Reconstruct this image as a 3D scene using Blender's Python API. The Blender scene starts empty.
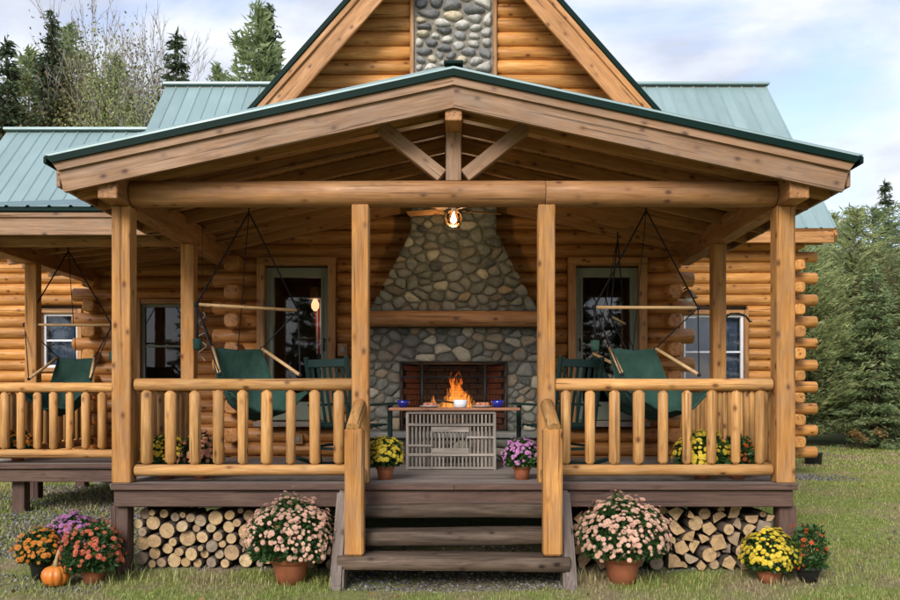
import bpy, bmesh, math, random
import numpy as np
from mathutils import Matrix, Vector, Euler

R = math.radians
random.seed(7)
rng = np.random.default_rng(7)
S = bpy.context.scene
COL = S.collection

# ------------------------------------------------------------------ camera, sky, sun, exposure
cam_d = bpy.data.cameras.new('camera')
cam = bpy.data.objects.new('camera', cam_d)
COL.objects.link(cam)
cam.location = (0, -7.5, 1.55)
cam.rotation_euler = (R(90), 0, 0)
cam_d.lens = 34.2
cam_d.sensor_width = 36
cam_d.shift_y = 98 / 900
cam_d.shift_x = -3.5 / 900
cam_d.clip_end = 600
S.camera = cam

SUN_EL, SUN_AZ = R(31), R(200)          # azimuth from +Y clockwise: behind the camera, a little to the left
world = bpy.data.worlds.new('World')
S.world = world
world.use_nodes = True
wn, wl = world.node_tree.nodes, world.node_tree.links
for n in list(wn):
    wn.remove(n)
w_out = wn.new('ShaderNodeOutputWorld')
w_bg = wn.new('ShaderNodeBackground')
w_bg.inputs['Strength'].default_value = 0.12
sky = wn.new('ShaderNodeTexSky')
sky.sky_type = 'NISHITA'
sky.sun_disc = False
sky.sun_elevation = SUN_EL
sky.sun_rotation = SUN_AZ
sky.air_density = 1.0
sky.dust_density = 0.9
sky.ozone_density = 1.5
tc = wn.new('ShaderNodeTexCoord')
mp = wn.new('ShaderNodeMapping')
mp.inputs['Scale'].default_value = (1.0, 1.0, 2.6)
mp.inputs['Location'].default_value = (1.15, 0.2, 0.85)
mp.inputs['Rotation'].default_value = (0, R(-14), 0)
cn = wn.new('ShaderNodeTexNoise')
cn.inputs['Scale'].default_value = 2.1
cn.inputs['Detail'].default_value = 8
cn.inputs['Roughness'].default_value = 0.55
cn.inputs['Distortion'].default_value = 0.35
cr = wn.new('ShaderNodeValToRGB')
cr.color_ramp.elements[0].position = 0.43
cr.color_ramp.elements[0].color = (0.12, 0.12, 0.12, 1)
cr.color_ramp.elements[1].position = 0.56
cr.color_ramp.elements[1].color = (0.95, 0.95, 0.95, 1)
mx = wn.new('ShaderNodeMix')
mx.data_type = 'RGBA'
cn2 = wn.new('ShaderNodeTexNoise')
cn2.inputs['Scale'].default_value = 5.5
cn2.inputs['Detail'].default_value = 6
cr2 = wn.new('ShaderNodeValToRGB')
cr2.color_ramp.elements[0].position = 0.38
cr2.color_ramp.elements[0].color = (2.35, 2.55, 3.0, 1)
cr2.color_ramp.elements[1].position = 0.62
cr2.color_ramp.elements[1].color = (3.7, 3.8, 3.95, 1)
wl.new(tc.outputs['Generated'], mp.inputs['Vector'])
wl.new(mp.outputs['Vector'], cn.inputs['Vector'])
wl.new(mp.outputs['Vector'], cn2.inputs['Vector'])
wl.new(cn.outputs['Fac'], cr.inputs['Fac'])
wl.new(cn2.outputs['Fac'], cr2.inputs['Fac'])
wl.new(cr.outputs['Color'], mx.inputs['Factor'])
tn = wn.new('ShaderNodeMix')
tn.data_type = 'RGBA'
tn.blend_type = 'MULTIPLY'
tn.inputs['Factor'].default_value = 1.0
tn.inputs['B'].default_value = (1.06, 0.93, 0.98, 1)
wl.new(sky.outputs['Color'], tn.inputs['A'])
wl.new(tn.outputs['Result'], mx.inputs['A'])
wl.new(cr2.outputs['Color'], mx.inputs['B'])
wl.new(mx.outputs['Result'], w_bg.inputs['Color'])
wl.new(w_bg.outputs['Background'], w_out.inputs['Surface'])

sun_d = bpy.data.lights.new('sun', 'SUN')
sun_d.energy = 1.5
sun_d.angle = R(26)
sun_d.color = (1.0, 0.95, 0.88)
sun = bpy.data.objects.new('sun', sun_d)
COL.objects.link(sun)
sdir = Vector((math.sin(SUN_AZ) * math.cos(SUN_EL), math.cos(SUN_AZ) * math.cos(SUN_EL), math.sin(SUN_EL)))
sun.rotation_euler = sdir.to_track_quat('Z', 'Y').to_euler()

S.view_settings.view_transform = 'Standard'
S.view_settings.look = 'None'
S.view_settings.gamma = 1
S.view_settings.exposure = 1.28
S.view_settings.use_curve_mapping = False
S.cycles.use_denoising = True
S.cycles.max_bounces = 7
S.cycles.diffuse_bounces = 5
S.cycles.glossy_bounces = 3
S.cycles.transmission_bounces = 4
S.cycles.transparent_max_bounces = 6
S.cycles.sample_clamp_indirect = 8

# ------------------------------------------------------------------ material helpers
def lin(h):
    h = h.lstrip('#')
    out = []
    for i in (0, 2, 4):
        c = int(h[i:i + 2], 16) / 255
        out.append(c / 12.92 if c <= 0.04045 else ((c + 0.055) / 1.055) ** 2.4)
    return tuple(out)

class MT:
    """small node-tree builder"""
    def __init__(s, name, rough=0.6, spec=0.4):
        s.m = bpy.data.materials.new(name)
        s.m.use_nodes = True
        s.n, s.l = s.m.node_tree.nodes, s.m.node_tree.links
        s.b = s.n['Principled BSDF']
        s.b.inputs['Roughness'].default_value = rough
        s.b.inputs['Specular IOR Level'].default_value = spec
        s.out = s.n['Material Output']
    def new(s, t, **kw):
        n = s.n.new(t)
        for k, v in kw.items():
            setattr(n, k, v)
        return n
    def link(s, a, b):
        s.l.new(a, b)
    def coord(s, scale=(1, 1, 1), kind='Object', rand=40.0):
        t = s.new('ShaderNodeTexCoord')
        m = s.new('ShaderNodeMapping')
        m.inputs['Scale'].default_value = scale
        s.link(t.outputs[kind], m.inputs['Vector'])
        if rand:
            o = s.new('ShaderNodeObjectInfo')
            v = s.new('ShaderNodeVectorMath', operation='MULTIPLY')
            c = s.new('ShaderNodeCombineXYZ')
            for k in range(3):
                s.link(o.outputs['Random'], c.inputs[k])
            s.link(c.outputs[0], v.inputs[0])
            v.inputs[1].default_value = (rand, rand * 1.7, rand * 0.6)
            s.link(v.outputs[0], m.inputs['Location'])
        return m.outputs[0]
    def noise(s, vec, scale, detail=5, rough=0.55, dist=0.0):
        n = s.new('ShaderNodeTexNoise')
        n.inputs['Scale'].default_value = scale
        n.inputs['Detail'].default_value = detail
        n.inputs['Roughness'].default_value = rough
        n.inputs['Distortion'].default_value = dist
        if vec is not None:
            s.link(vec, n.inputs['Vector'])
        return n.outputs['Fac']
    def voro(s, vec, scale, feature='F1', rnd=1.0):
        n = s.new('ShaderNodeTexVoronoi', feature=feature)
        n.inputs['Scale'].default_value = scale
        n.inputs['Randomness'].default_value = rnd
        s.link(vec, n.inputs['Vector'])
        return n
    def ramp(s, fac, stops, interp='LINEAR'):
        r = s.new('ShaderNodeValToRGB')
        r.color_ramp.interpolation = interp
        el = r.color_ramp.elements
        while len(el) < len(stops):
            el.new(0.5)
        for e, (p, c) in zip(el, stops):
            e.position = p
            e.color = (*c, 1) if len(c) == 3 else c
        s.link(fac, r.inputs['Fac'])
        return r.outputs['Color']
    def mix(s, fac, a, b, blend='MIX'):
        n = s.new('ShaderNodeMix', data_type='RGBA', blend_type=blend)
        for key, v in (('Factor', fac), ('A', a), ('B', b)):
            sock = n.inputs[key]
            if isinstance(v, (int, float)):
                sock.default_value = v
            elif isinstance(v, tuple):
                sock.default_value = (*v, 1)
            else:
                s.link(v, sock)
        return n.outputs['Result']
    def math(s, op, a, b=0.0):
        n = s.new('ShaderNodeMath', operation=op)
        for i, v in enumerate((a, b)):
            if isinstance(v, (int, float)):
                n.inputs[i].default_value = v
            else:
                s.link(v, n.inputs[i])
        return n.outputs[0]
    def color(s, c):
        if isinstance(c, tuple):
            s.b.inputs['Base Color'].default_value = (*c, 1)
        else:
            s.link(c, s.b.inputs['Base Color'])
    def bump(s, h, strength=0.3, dist=0.01):
        n = s.new('ShaderNodeBump')
        n.inputs['Strength'].default_value = strength
        n.inputs['Distance'].default_value = dist
        s.link(h, n.inputs['Height'])
        s.link(n.outputs[0], s.b.inputs['Normal'])
    def orand(s):
        return s.new('ShaderNodeObjectInfo').outputs['Random']
    def irand(s):
        return s.new('ShaderNodeNewGeometry').outputs['Random Per Island']

def G(v):
    return (v, v, v)

def wood(name, light, dark, rough=0.5, spec=0.35, knots=1.0, grain=1.0, weather=0.0, var=0.35):
    m = MT(name, rough, spec)
    v = m.coord((1.1, 9, 9))
    g = m.noise(v, 2.2 * grain, 6, 0.6, 0.5)
    c = m.ramp(g, [(0.30, dark), (0.52, tuple((a + b) / 2 for a, b in zip(light, dark))), (0.70, light)])
    fg = m.noise(m.coord((2.2, 48, 48)), 1.5, 4, 0.65)
    c = m.mix(0.6, c, m.ramp(fg, [(0.32, G(0.62)), (0.62, G(1.16))]), 'MULTIPLY')
    lo = m.noise(m.coord((0.7, 1.5, 1.5)), 1.3, 3)
    c = m.mix(0.7, c, m.ramp(lo, [(0.3, G(0.66)), (0.7, G(1.12))]), 'MULTIPLY')
    # knots
    vk = m.coord((5.0, 8.0, 8.0))
    k = m.voro(vk, 1.0)
    kf = m.ramp(k.outputs['Distance'], [(0.085, G(0.95 * knots)), (0.135, G(0.5 * knots)), (0.20, G(0.14 * knots)), (0.30, G(0))])
    c = m.mix(kf, c, (dark[0] * 0.32, dark[1] * 0.25, dark[2] * 0.25))
    # checks (long thin cracks)
    cr_ = m.noise(m.coord((0.5, 26, 26)), 1.6, 3, 0.5)
    cf = m.ramp(cr_, [(0.335, G(0.85)), (0.37, G(0))])
    c = m.mix(cf, c, tuple(x * 0.35 for x in dark))
    if weather:
        w = m.noise(m.coord((1.5, 4, 4)), 2.0, 5, 0.65)
        wf = m.ramp(w, [(0.42, G(0)), (0.68, G(weather))])
        c = m.mix(wf, c, (0.21, 0.175, 0.14))
    # per-piece tone
    r = m.orand()
    hsv = m.new('ShaderNodeHueSaturation')
    mr = m.new('ShaderNodeMapRange')
    mr.inputs['To Min'].default_value = 1 - var
    mr.inputs['To Max'].default_value = 1 + var * 0.55
    m.link(r, mr.inputs['Value'])
    m.link(mr.outputs[0], hsv.inputs['Value'])
    m.link(c, hsv.inputs['Color'])
    m.color(hsv.outputs['Color'])
    m.bump(m.math('SUBTRACT', m.math('MULTIPLY', g, 0.6), m.math('MULTIPLY', cf, 0.7)), 0.5, 0.01)
    rr = m.ramp(g, [(0.3, G(min(1, rough + 0.15))), (0.7, G(rough - 0.08))])
    m.link(rr, m.b.inputs['Roughness'])
    return m.m

def plain(name, col, rough=0.6, spec=0.4, var=0.15, metal=0.0, nscale=6.0, bump=0.15):
    m = MT(name, rough, spec)
    m.b.inputs['Metallic'].default_value = metal
    n = m.noise(m.coord(), nscale, 5)
    c = m.ramp(n, [(0.3, tuple(x * (1 - var) for x in col)), (0.7, tuple(min(1, x * (1 + var)) for x in col))])
    m.color(c)
    if bump:
        m.bump(n, bump, 0.004)
    return m.m

def leafy(name, a, b, rough=0.55, trans=0.25, c3=None):
    """foliage / petals: tone differs from piece to piece"""
    m = MT(name, rough, 0.3)
    st = [(0.0, a), (1.0, b)] if c3 is None else [(0.0, a), (0.55, b), (1.0, c3)]
    c = m.ramp(m.irand(), st)
    lo = m.noise(m.coord(rand=8), 2.3, 3)
    c = m.mix(0.8, c, m.ramp(lo, [(0.3, G(0.68)), (0.7, G(1.15))]), 'MULTIPLY')
    m.color(c)
    if trans:
        t = m.new('ShaderNodeBsdfTranslucent')
        m.link(c, t.inputs['Color'])
        ms = m.new('ShaderNodeMixShader')
        ms.inputs[0].default_value = trans
        m.link(m.b.outputs[0], ms.inputs[1])
        m.link(t.outputs[0], ms.inputs[2])
        m.link(ms.outputs[0], m.out.inputs['Surface'])
    return m.m

def stone_mat(name, stops, rough=0.75):
    m = MT(name, rough, 0.35)
    c = m.ramp(m.orand(), stops, 'CONSTANT')
    v = m.coord()
    sp = m.noise(v, 26, 4, 0.7)
    c = m.mix(0.75, c, m.ramp(sp, [(0.3, G(0.5)), (0.65, G(1.25))]), 'MULTIPLY')
    lo = m.noise(v, 7, 4)
    c = m.mix(m.ramp(lo, [(0.45, G(0)), (0.7, G(0.45))]), c, (0.30, 0.29, 0.25))
    m.color(c)
    m.bump(m.math('ADD', m.math('MULTIPLY', sp, 0.4), lo), 0.5, 0.015)
    return m.m

M = {}
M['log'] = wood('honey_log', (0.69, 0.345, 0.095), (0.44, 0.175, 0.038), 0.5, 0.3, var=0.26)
M['log_amber'] = wood('amber_log', (0.56, 0.26, 0.075), (0.34, 0.13, 0.032), 0.45, 0.4, var=0.26)  # darker copy of the log wood, used on the walls behind the porches
M['rail'] = wood('peeled_rail_log', (0.66, 0.375, 0.135), (0.44, 0.205, 0.058), 0.62, 0.2, var=0.24, grain=1.4, weather=0.2)
M['post'] = wood('post_timber', (0.58, 0.295, 0.088), (0.39, 0.165, 0.042), 0.66, 0.18, var=0.14, weather=0.32)
M['beam'] = wood('beam_timber', (0.46, 0.235, 0.09), (0.30, 0.13, 0.042), 0.5, 0.35, var=0.15)
M['beam_log'] = wood('beam_log', (0.47, 0.24, 0.095), (0.29, 0.13, 0.044), 0.5, 0.35, var=0.1, weather=0.15)
M['fascia'] = wood('fascia_board', (0.37, 0.222, 0.122), (0.25, 0.136, 0.068), 0.55, 0.3, var=0.12, weather=0.35)
M['rake'] = wood('gable_rake_board', (0.54, 0.27, 0.095), (0.37, 0.165, 0.048), 0.5, 0.35, var=0.12)
M['ceil'] = wood('ceiling_board', (0.56, 0.285, 0.105), (0.37, 0.16, 0.05), 0.55, 0.3, var=0.3)
M['trim'] = wood('door_casing', (0.45, 0.23, 0.075), (0.29, 0.125, 0.036), 0.45, 0.4, var=0.15)
M['deck'] = wood('deck_board', (0.27, 0.235, 0.205), (0.17, 0.14, 0.12), 0.65, 0.3, knots=0.3, var=0.25)
M['skirt'] = wood('stained_skirt', (0.140, 0.084, 0.062), (0.088, 0.05, 0.037), 0.6, 0.3, knots=0.4, var=0.12)
M['tread'] = wood('weathered_tread', (0.175, 0.122, 0.082), (0.050, 0.033, 0.022), 0.7, 0.25, knots=1.0, weather=0.12)
M['stringer'] = wood('grey_stringer', (0.27, 0.22, 0.19), (0.15, 0.115, 0.095), 0.7, 0.25, weather=0.4)
M['dowel'] = wood('pale_dowel', (0.70, 0.48, 0.24), (0.55, 0.33, 0.14), 0.4, 0.4, knots=0.0, var=0.1)
M['lattice'] = wood('silver_lath', (0.38, 0.335, 0.285), (0.22, 0.185, 0.15), 0.75, 0.25, knots=0.3, var=0.3)
M['tabletop'] = wood('red_brown_plank', (0.36, 0.17, 0.09), (0.2, 0.085, 0.045), 0.45, 0.4)
M['bark'] = wood('grey_bark', (0.17, 0.135, 0.10), (0.07, 0.052, 0.038), 0.85, 0.2, knots=0.4)
M['bark_log'] = wood('firewood_bark', (0.20, 0.155, 0.115), (0.075, 0.055, 0.04), 0.85, 0.2, var=0.4)
M['twig'] = plain('bare_twig', (0.30, 0.275, 0.25), 0.8, 0.2)
M['chink'] = plain('chinking', (0.14, 0.075, 0.03), 0.8)
M['interior'] = plain('room_panelling', (0.20, 0.10, 0.045), 0.7, var=0.4)
M['sage'] = plain('sage_paint', (0.155, 0.175, 0.125), 0.45, var=0.1)
M['white'] = plain('white_paint', (0.72, 0.74, 0.76), 0.45, var=0.05)
M['concrete'] = plain('foundation_concrete', (0.30, 0.285, 0.26), 0.85, var=0.25, bump=0.4)
M['black_metal'] = plain('black_iron', (0.012, 0.012, 0.013), 0.5, 0.4)
M['rope'] = plain('black_rope', (0.018, 0.018, 0.022), 0.8, 0.2)
M['green_paint'] = plain('dark_green_paint', (0.006, 0.023, 0.019), 0.45, 0.35)
M['edge_green'] = plain('dark_green_metal_edge', (0.002, 0.015, 0.011), 0.55, 0.1, var=0.1)
M['terracotta'] = plain('terracotta', (0.36, 0.125, 0.058), 0.75, 0.25, var=0.2, nscale=9)
M['black_pot'] = plain('black_plastic', (0.012, 0.012, 0.013), 0.4, 0.5)
M['soil'] = plain('potting_soil', (0.03, 0.02, 0.014), 0.95, 0.1, nscale=30, bump=0.6)
M['firebrick'] = plain('fire_brick', (0.085, 0.03, 0.017), 0.85, var=0.35, nscale=10)
M['soot'] = plain('sooty_mortar', (0.035, 0.026, 0.02), 0.9)
M['bowl_blue'] = plain('cobalt_glaze', (0.012, 0.018, 0.22), 0.15, 0.6, bump=0)
M['bowl_white'] = plain('white_glaze', (0.72, 0.74, 0.76), 0.15, 0.6, bump=0)
M['food'] = plain('baked_food', (0.42, 0.16, 0.09), 0.7, var=0.5, nscale=40)
M['copper'] = plain('amber_copper', (0.62, 0.30, 0.10), 0.45, 0.5, metal=0.1)
M['blind'] = plain('pale_blind', (0.13, 0.155, 0.22), 0.7, var=0.08)
M['stem'] = plain('pumpkin_stem', (0.33, 0.28, 0.13), 0.7)
M['hearth'] = plain('hearth_slab', (0.21, 0.215, 0.20), 0.7, var=0.25)
M['mortar'] = plain('grey_mortar', (0.20, 0.185, 0.15), 0.95, 0.2, var=0.3, nscale=25, bump=0.6)
M['mortar_dark'] = plain('old_mortar', (0.12, 0.118, 0.092), 0.95, 0.2, var=0.3, nscale=25, bump=0.6)
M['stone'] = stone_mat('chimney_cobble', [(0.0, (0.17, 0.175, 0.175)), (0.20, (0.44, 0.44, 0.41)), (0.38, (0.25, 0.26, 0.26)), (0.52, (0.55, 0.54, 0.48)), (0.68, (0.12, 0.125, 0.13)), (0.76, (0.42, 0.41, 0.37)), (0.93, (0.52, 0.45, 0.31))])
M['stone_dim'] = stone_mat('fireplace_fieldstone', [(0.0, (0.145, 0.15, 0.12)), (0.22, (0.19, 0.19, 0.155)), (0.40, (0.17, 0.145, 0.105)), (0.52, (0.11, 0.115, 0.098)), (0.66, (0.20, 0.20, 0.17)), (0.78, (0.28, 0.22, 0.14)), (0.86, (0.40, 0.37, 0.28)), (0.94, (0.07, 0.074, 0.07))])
M['leaf'] = leafy('mum_leaf', (0.018, 0.055, 0.012), (0.05, 0.115, 0.025))
M['pink'] = leafy('blush_petal', (0.66, 0.36, 0.25), (0.84, 0.62, 0.44), trans=0.3, c3=(0.70, 0.36, 0.29))
M['yellow'] = leafy('yellow_petal', (0.72, 0.50, 0.02), (0.85, 0.72, 0.10), trans=0.3)
M['purple'] = leafy('magenta_petal', (0.46, 0.12, 0.40), (0.72, 0.38, 0.62), trans=0.3)
M['orange'] = leafy('orange_petal', (0.66, 0.20, 0.02), (0.80, 0.36, 0.06), trans=0.3)
M['coral'] = leafy('coral_petal', (0.52, 0.085, 0.035), (0.70, 0.24, 0.13), trans=0.3)
M['rust'] = leafy('rust_petal', (0.40, 0.05, 0.015), (0.62, 0.14, 0.03), trans=0.3)
M['peach'] = leafy('peach_petal', (0.60, 0.22, 0.13), (0.74, 0.40, 0.24), trans=0.3)
M['grass'] = None
M['spruce'] = leafy('spruce_needle', (0.038, 0.062, 0.032), (0.12, 0.155, 0.075), trans=0.4)
M['pine'] = leafy('pine_needle', (0.25, 0.315, 0.11), (0.56, 0.60, 0.27), trans=0.5)
M['pine_blue'] = leafy('blue_pine_needle', (0.15, 0.225, 0.095), (0.41, 0.49, 0.23), trans=0.5)
M['olive'] = leafy('olive_leaf', (0.065, 0.075, 0.028), (0.19, 0.175, 0.07), trans=0.35, c3=(0.24, 0.17, 0.08))
M['autumn'] = leafy('autumn_leaf', (0.16, 0.10, 0.035), (0.34, 0.22, 0.08), trans=0.3)

def grass_mat():
    m = MT('lawn_blade', 0.6, 0.25)
    c = m.ramp(m.irand(), [(0.0, (0.14, 0.20, 0.035)), (0.5, (0.27, 0.33, 0.075)), (0.85, (0.40, 0.39, 0.14)), (1.0, (0.50, 0.42, 0.22))])
    p = m.noise(m.coord(rand=0), 1.15, 5, 0.62)
    f = m.ramp(p, [(0.46, G(0)), (0.64, G(0.8))])
    c = m.mix(f, c, m.ramp(m.irand(), [(0, (0.28, 0.21, 0.11)), (1, (0.50, 0.40, 0.24))]))
    m.color(c)
    t = m.new('ShaderNodeBsdfTranslucent')
    m.link(c, t.inputs['Color'])
    ms = m.new('ShaderNodeMixShader')
    ms.inputs[0].default_value = 0.25
    m.link(m.b.outputs[0], ms.inputs[1])
    m.link(t.outputs[0], ms.inputs[2])
    m.link(ms.outputs[0], m.out.inputs['Surface'])
    return m.m
M['grass'] = grass_mat()

def ground_mat():
    m = MT('lawn_ground', 0.9, 0.15)
    v = m.coord(rand=0)
    a = m.noise(v, 1.15, 5, 0.62)
    b = m.noise(v, 22, 6, 0.7)
    g = m.ramp(b, [(0.3, (0.10, 0.125, 0.03)), (0.6, (0.21, 0.25, 0.065)), (0.75, (0.29, 0.275, 0.11))])
    d = m.ramp(b, [(0.3, (0.15, 0.115, 0.07)), (0.7, (0.34, 0.27, 0.165))])
    c = m.mix(m.ramp(a, [(0.44, G(0)), (0.62, G(1))]), g, d)
    m.color(c)
    m.bump(b, 0.6, 0.03)
    return m.m
M['ground'] = ground_mat()

def gravel_mat():
    m = MT('gravel_stone', 0.8, 0.3)
    m.color(m.ramp(m.irand(), [(0, (0.05, 0.047, 0.044)), (0.5, (0.11, 0.105, 0.10)), (1, (0.30, 0.29, 0.275))]))
    return m.m
M['gravel'] = gravel_mat()

def roof_mat():
    m = MT('pale_green_steel', 0.38, 0.5)
    n = m.noise(m.coord((1, 1, 1)), 1.2, 4)
    fine = m.noise(m.coord((0.6, 14, 14)), 3, 4)
    c = m.ramp(n, [(0.3, (0.235, 0.335, 0.33)), (0.7, (0.28, 0.385, 0.38))])
    c = m.mix(0.25, c, m.ramp(fine, [(0.3, G(0.75)), (0.7, G(1.15))]), 'MULTIPLY')
    c = m.mix(1.0, c, m.ramp(m.orand(), [(0, G(0.90)), (1, G(1.06))]), 'MULTIPLY')
    m.color(c)
    m.bump(m.noise(m.coord((0.8, 3, 3)), 2.0, 3), 0.25, 0.02)
    m.b.inputs['Metallic'].default_value = 0.15
    return m.m
M['roof'] = roof_mat()

def glass_mat(name, tint, fmin=0.06):
    m = MT(name)
    g = m.new('ShaderNodeBsdfGlossy')
    g.inputs['Roughness'].default_value = 0.02
    t = m.new('ShaderNodeBsdfTransparent')
    t.inputs['Color'].default_value = (*tint, 1)
    f = m.new('ShaderNodeFresnel')
    f.inputs['IOR'].default_value = 1.55
    ms = m.new('ShaderNodeMixShader')
    m.link(m.math('ADD', m.math('MULTIPLY', f.outputs[0], 1.0), fmin), ms.inputs[0])
    m.link(t.outputs[0], ms.inputs[1])
    m.link(g.outputs[0], ms.inputs[2])
    m.link(ms.outputs[0], m.out.inputs['Surface'])
    return m.m
M['glass'] = glass_mat('window_glass', (0.80, 0.84, 0.86), 0.0)
M['lamp_glass'] = glass_mat('lamp_glass', (1.0, 0.93, 0.82), 0.02)

def emit_mat(name, col, strength):
    m = MT(name)
    e = m.new('ShaderNodeEmission')
    e.inputs['Color'].default_value = (*col, 1)
    e.inputs['Strength'].default_value = strength
    m.link(e.outputs[0], m.out.inputs['Surface'])
    return m.m
M['bulb'] = emit_mat('lit_bulb', (1.0, 0.76, 0.50), 6)
M['amber_bulb'] = emit_mat('lit_amber_bulb', (1.0, 0.55, 0.25), 0.9)

def flame_mat():
    m = MT('flame')
    v = m.coord((1, 1, 0.5), rand=20)
    n = m.noise(v, 16, 5, 0.65, 1.2)
    tcz = m.new('ShaderNodeTexCoord')
    sx = m.new('ShaderNodeSeparateXYZ')
    m.link(tcz.outputs['Object'], sx.inputs[0])
    h = m.math('ADD', m.math('MULTIPLY', sx.outputs['Z'], 0.75), m.math('MULTIPLY', m.math('SUBTRACT', n, 0.5), 1.0))
    c = m.ramp(h, [(0.0, (1.0, 0.46, 0.12)), (0.22, (1.0, 0.27, 0.035)), (0.45, (0.62, 0.085, 0.008))])
    e = m.new('ShaderNodeEmission')
    m.link(c, e.inputs['Color'])
    e.inputs['Strength'].default_value = 1.1
    t = m.new('ShaderNodeBsdfTransparent')
    ms = m.new('ShaderNodeMixShader')
    m.link(m.ramp(n, [(0.44, G(0.0)), (0.70, G(0.42))]), ms.inputs[0])
    m.link(t.outputs[0], ms.inputs[1])
    m.link(e.outputs[0], ms.inputs[2])
    m.link(ms.outputs[0], m.out.inputs['Surface'])
    return m.m
M['flame'] = flame_mat()

def endgrain_mat():
    m = MT('cut_wood_end', 0.75, 0.2)
    t = m.new('ShaderNodeTexCoord')
    v = m.coord((6, 9, 9))
    n = m.noise(v, 2, 5, 0.6)
    sx = m.new('ShaderNodeSeparateXYZ')
    m.link(t.outputs['Object'], sx.inputs[0])
    r2 = m.math('SQRT', m.math('ADD', m.math('MULTIPLY', sx.outputs['Y'], sx.outputs['Y']), m.math('MULTIPLY', sx.outputs['Z'], sx.outputs['Z'])))
    ring = m.math('SINE', m.math('ADD', m.math('MULTIPLY', r2, 520.0), m.math('MULTIPLY', n, 9.0)))
    base = m.ramp(m.orand(), [(0.0, (0.40, 0.255, 0.125)), (0.3, (0.58, 0.41, 0.22)), (0.6, (0.50, 0.325, 0.16)), (0.8, (0.27, 0.215, 0.165)), (1.0, (0.64, 0.47, 0.26))])
    c = m.mix(0.28, base, m.ramp(ring, [(0.0, G(0.45)), (1.0, G(1.1))]), 'MULTIPLY')
    c = m.mix(0.8, c, m.ramp(n, [(0.3, G(0.6)), (0.65, G(1.15))]), 'MULTIPLY')
    ck = m.new('ShaderNodeTexVoronoi', feature='DISTANCE_TO_EDGE')
    ck.inputs['Scale'].default_value = 9
    m.link(m.coord((0.2, 1, 1), rand=9), ck.inputs['Vector'])
    c = m.mix(m.ramp(ck.outputs['Distance'], [(0.008, G(0.4)), (0.03, G(0))]), c, (0.09, 0.055, 0.03))
    core = m.ramp(r2, [(0.003, G(0.35)), (0.012, G(0.0))])
    c = m.mix(core, c, (0.13, 0.07, 0.03))
    m.color(c)
    m.bump(n, 0.4, 0.006)
    return m.m
M['end'] = endgrain_mat()

def pumpkin_mat():
    m = MT('pumpkin_skin', 0.4, 0.45)
    n = m.noise(m.coord(), 9, 4)
    m.color(m.ramp(n, [(0.3, (0.50, 0.13, 0.015)), (0.7, (0.70, 0.24, 0.035))]))
    return m.m
M['pumpkin'] = pumpkin_mat()

def canvas_mat():
    m = MT('green_canvas', 0.85, 0.2)
    n = m.noise(m.coord(), 5, 4)
    w = m.noise(m.coord(), 160, 2)
    m.color(m.ramp(n, [(0.3, (0.016, 0.047, 0.034)), (0.7, (0.031, 0.076, 0.058))]))
    m.bump(m.math('ADD', n, m.math('MULTIPLY', w, 0.1)), 0.9, 0.06)
    return m.m
M['canvas'] = canvas_mat()

def flag_mat():
    m = MT('striped_cloth', 0.8, 0.2)
    t = m.new('ShaderNodeTexCoord')
    sx = m.new('ShaderNodeSeparateXYZ')
    m.link(t.outputs['Object'], sx.inputs[0])
    st = m.math('GREATER_THAN', m.math('SINE', m.math('MULTIPLY', sx.outputs['X'], 130.0)), 0.0)
    m.color(m.mix(st, (0.45, 0.03, 0.035), (0.68, 0.68, 0.72)))
    return m.m
M['flag'] = flag_mat()

# ------------------------------------------------------------------ object helpers
W = {}
def place(o, mw, parent=None):
    o.parent = parent
    if parent is not None:
        o.matrix_parent_inverse = W[parent].inverted()
    o.matrix_basis = mw
    W[o] = mw.copy()
    return o

def T(x=0, y=0, z=0):
    return Matrix.Translation((x, y, z))
def RZ(a):
    return Matrix.Rotation(a, 4, 'Z')
def RX(a):
    return Matrix.Rotation(a, 4, 'X')
def RY(a):
    return Matrix.Rotation(a, 4, 'Y')

def ob(name, mesh, mw=None, parent=None, mat=None, kind=None):
    o = bpy.data.objects.new(name, mesh)
    COL.objects.link(o)
    if mat is not None and len(mesh.materials) == 0:
        mesh.materials.append(M[mat])
    place(o, mw if mw is not None else Matrix.Identity(4), parent)
    if kind:
        o['kind'] = kind
    return o

def tag(o, label, cat, group=None, kind=None):
    o['label'] = label
    o['category'] = cat
    if group:
        o['group'] = group
    if kind:
        o['kind'] = kind
    return o

def thing(name, label, cat, mw, group=None):
    o = bpy.data.objects.new(name, None)
    COL.objects.link(o)
    o.empty_display_size = 0.1
    place(o, mw)
    return tag(o, label, cat, group)

def dup(root, mw, label=None, group=None):
    c = root.copy()
    COL.objects.link(c)
    place(c, mw)
    if label:
        c['label'] = label
    if group:
        c['group'] = group
    def kids(src, dst):
        for ch in list(src.children):
            k = ch.copy()
            COL.objects.link(k)
            k.parent = dst
            k.matrix_parent_inverse = ch.matrix_parent_inverse.copy()
            k.matrix_basis = ch.matrix_basis.copy()
            W[k] = W[dst] @ ch.matrix_parent_inverse @ ch.matrix_basis
            kids(ch, k)
    kids(root, c)
    return c

def pydata(name, v, f, smooth=False, mats=(), midx=None):
    me = bpy.data.meshes.new(name)
    me.from_pydata([tuple(p) for p in v], [], [tuple(q) for q in f])
    for m_ in mats:
        me.materials.append(M[m_])
    if smooth is True:
        me.polygons.foreach_set('use_smooth', [True] * len(me.polygons))
    elif smooth:
        me.polygons.foreach_set('use_smooth', list(smooth))
    if midx is not None:
        me.polygons.foreach_set('material_index', list(midx))
    me.update()
    return me

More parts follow.
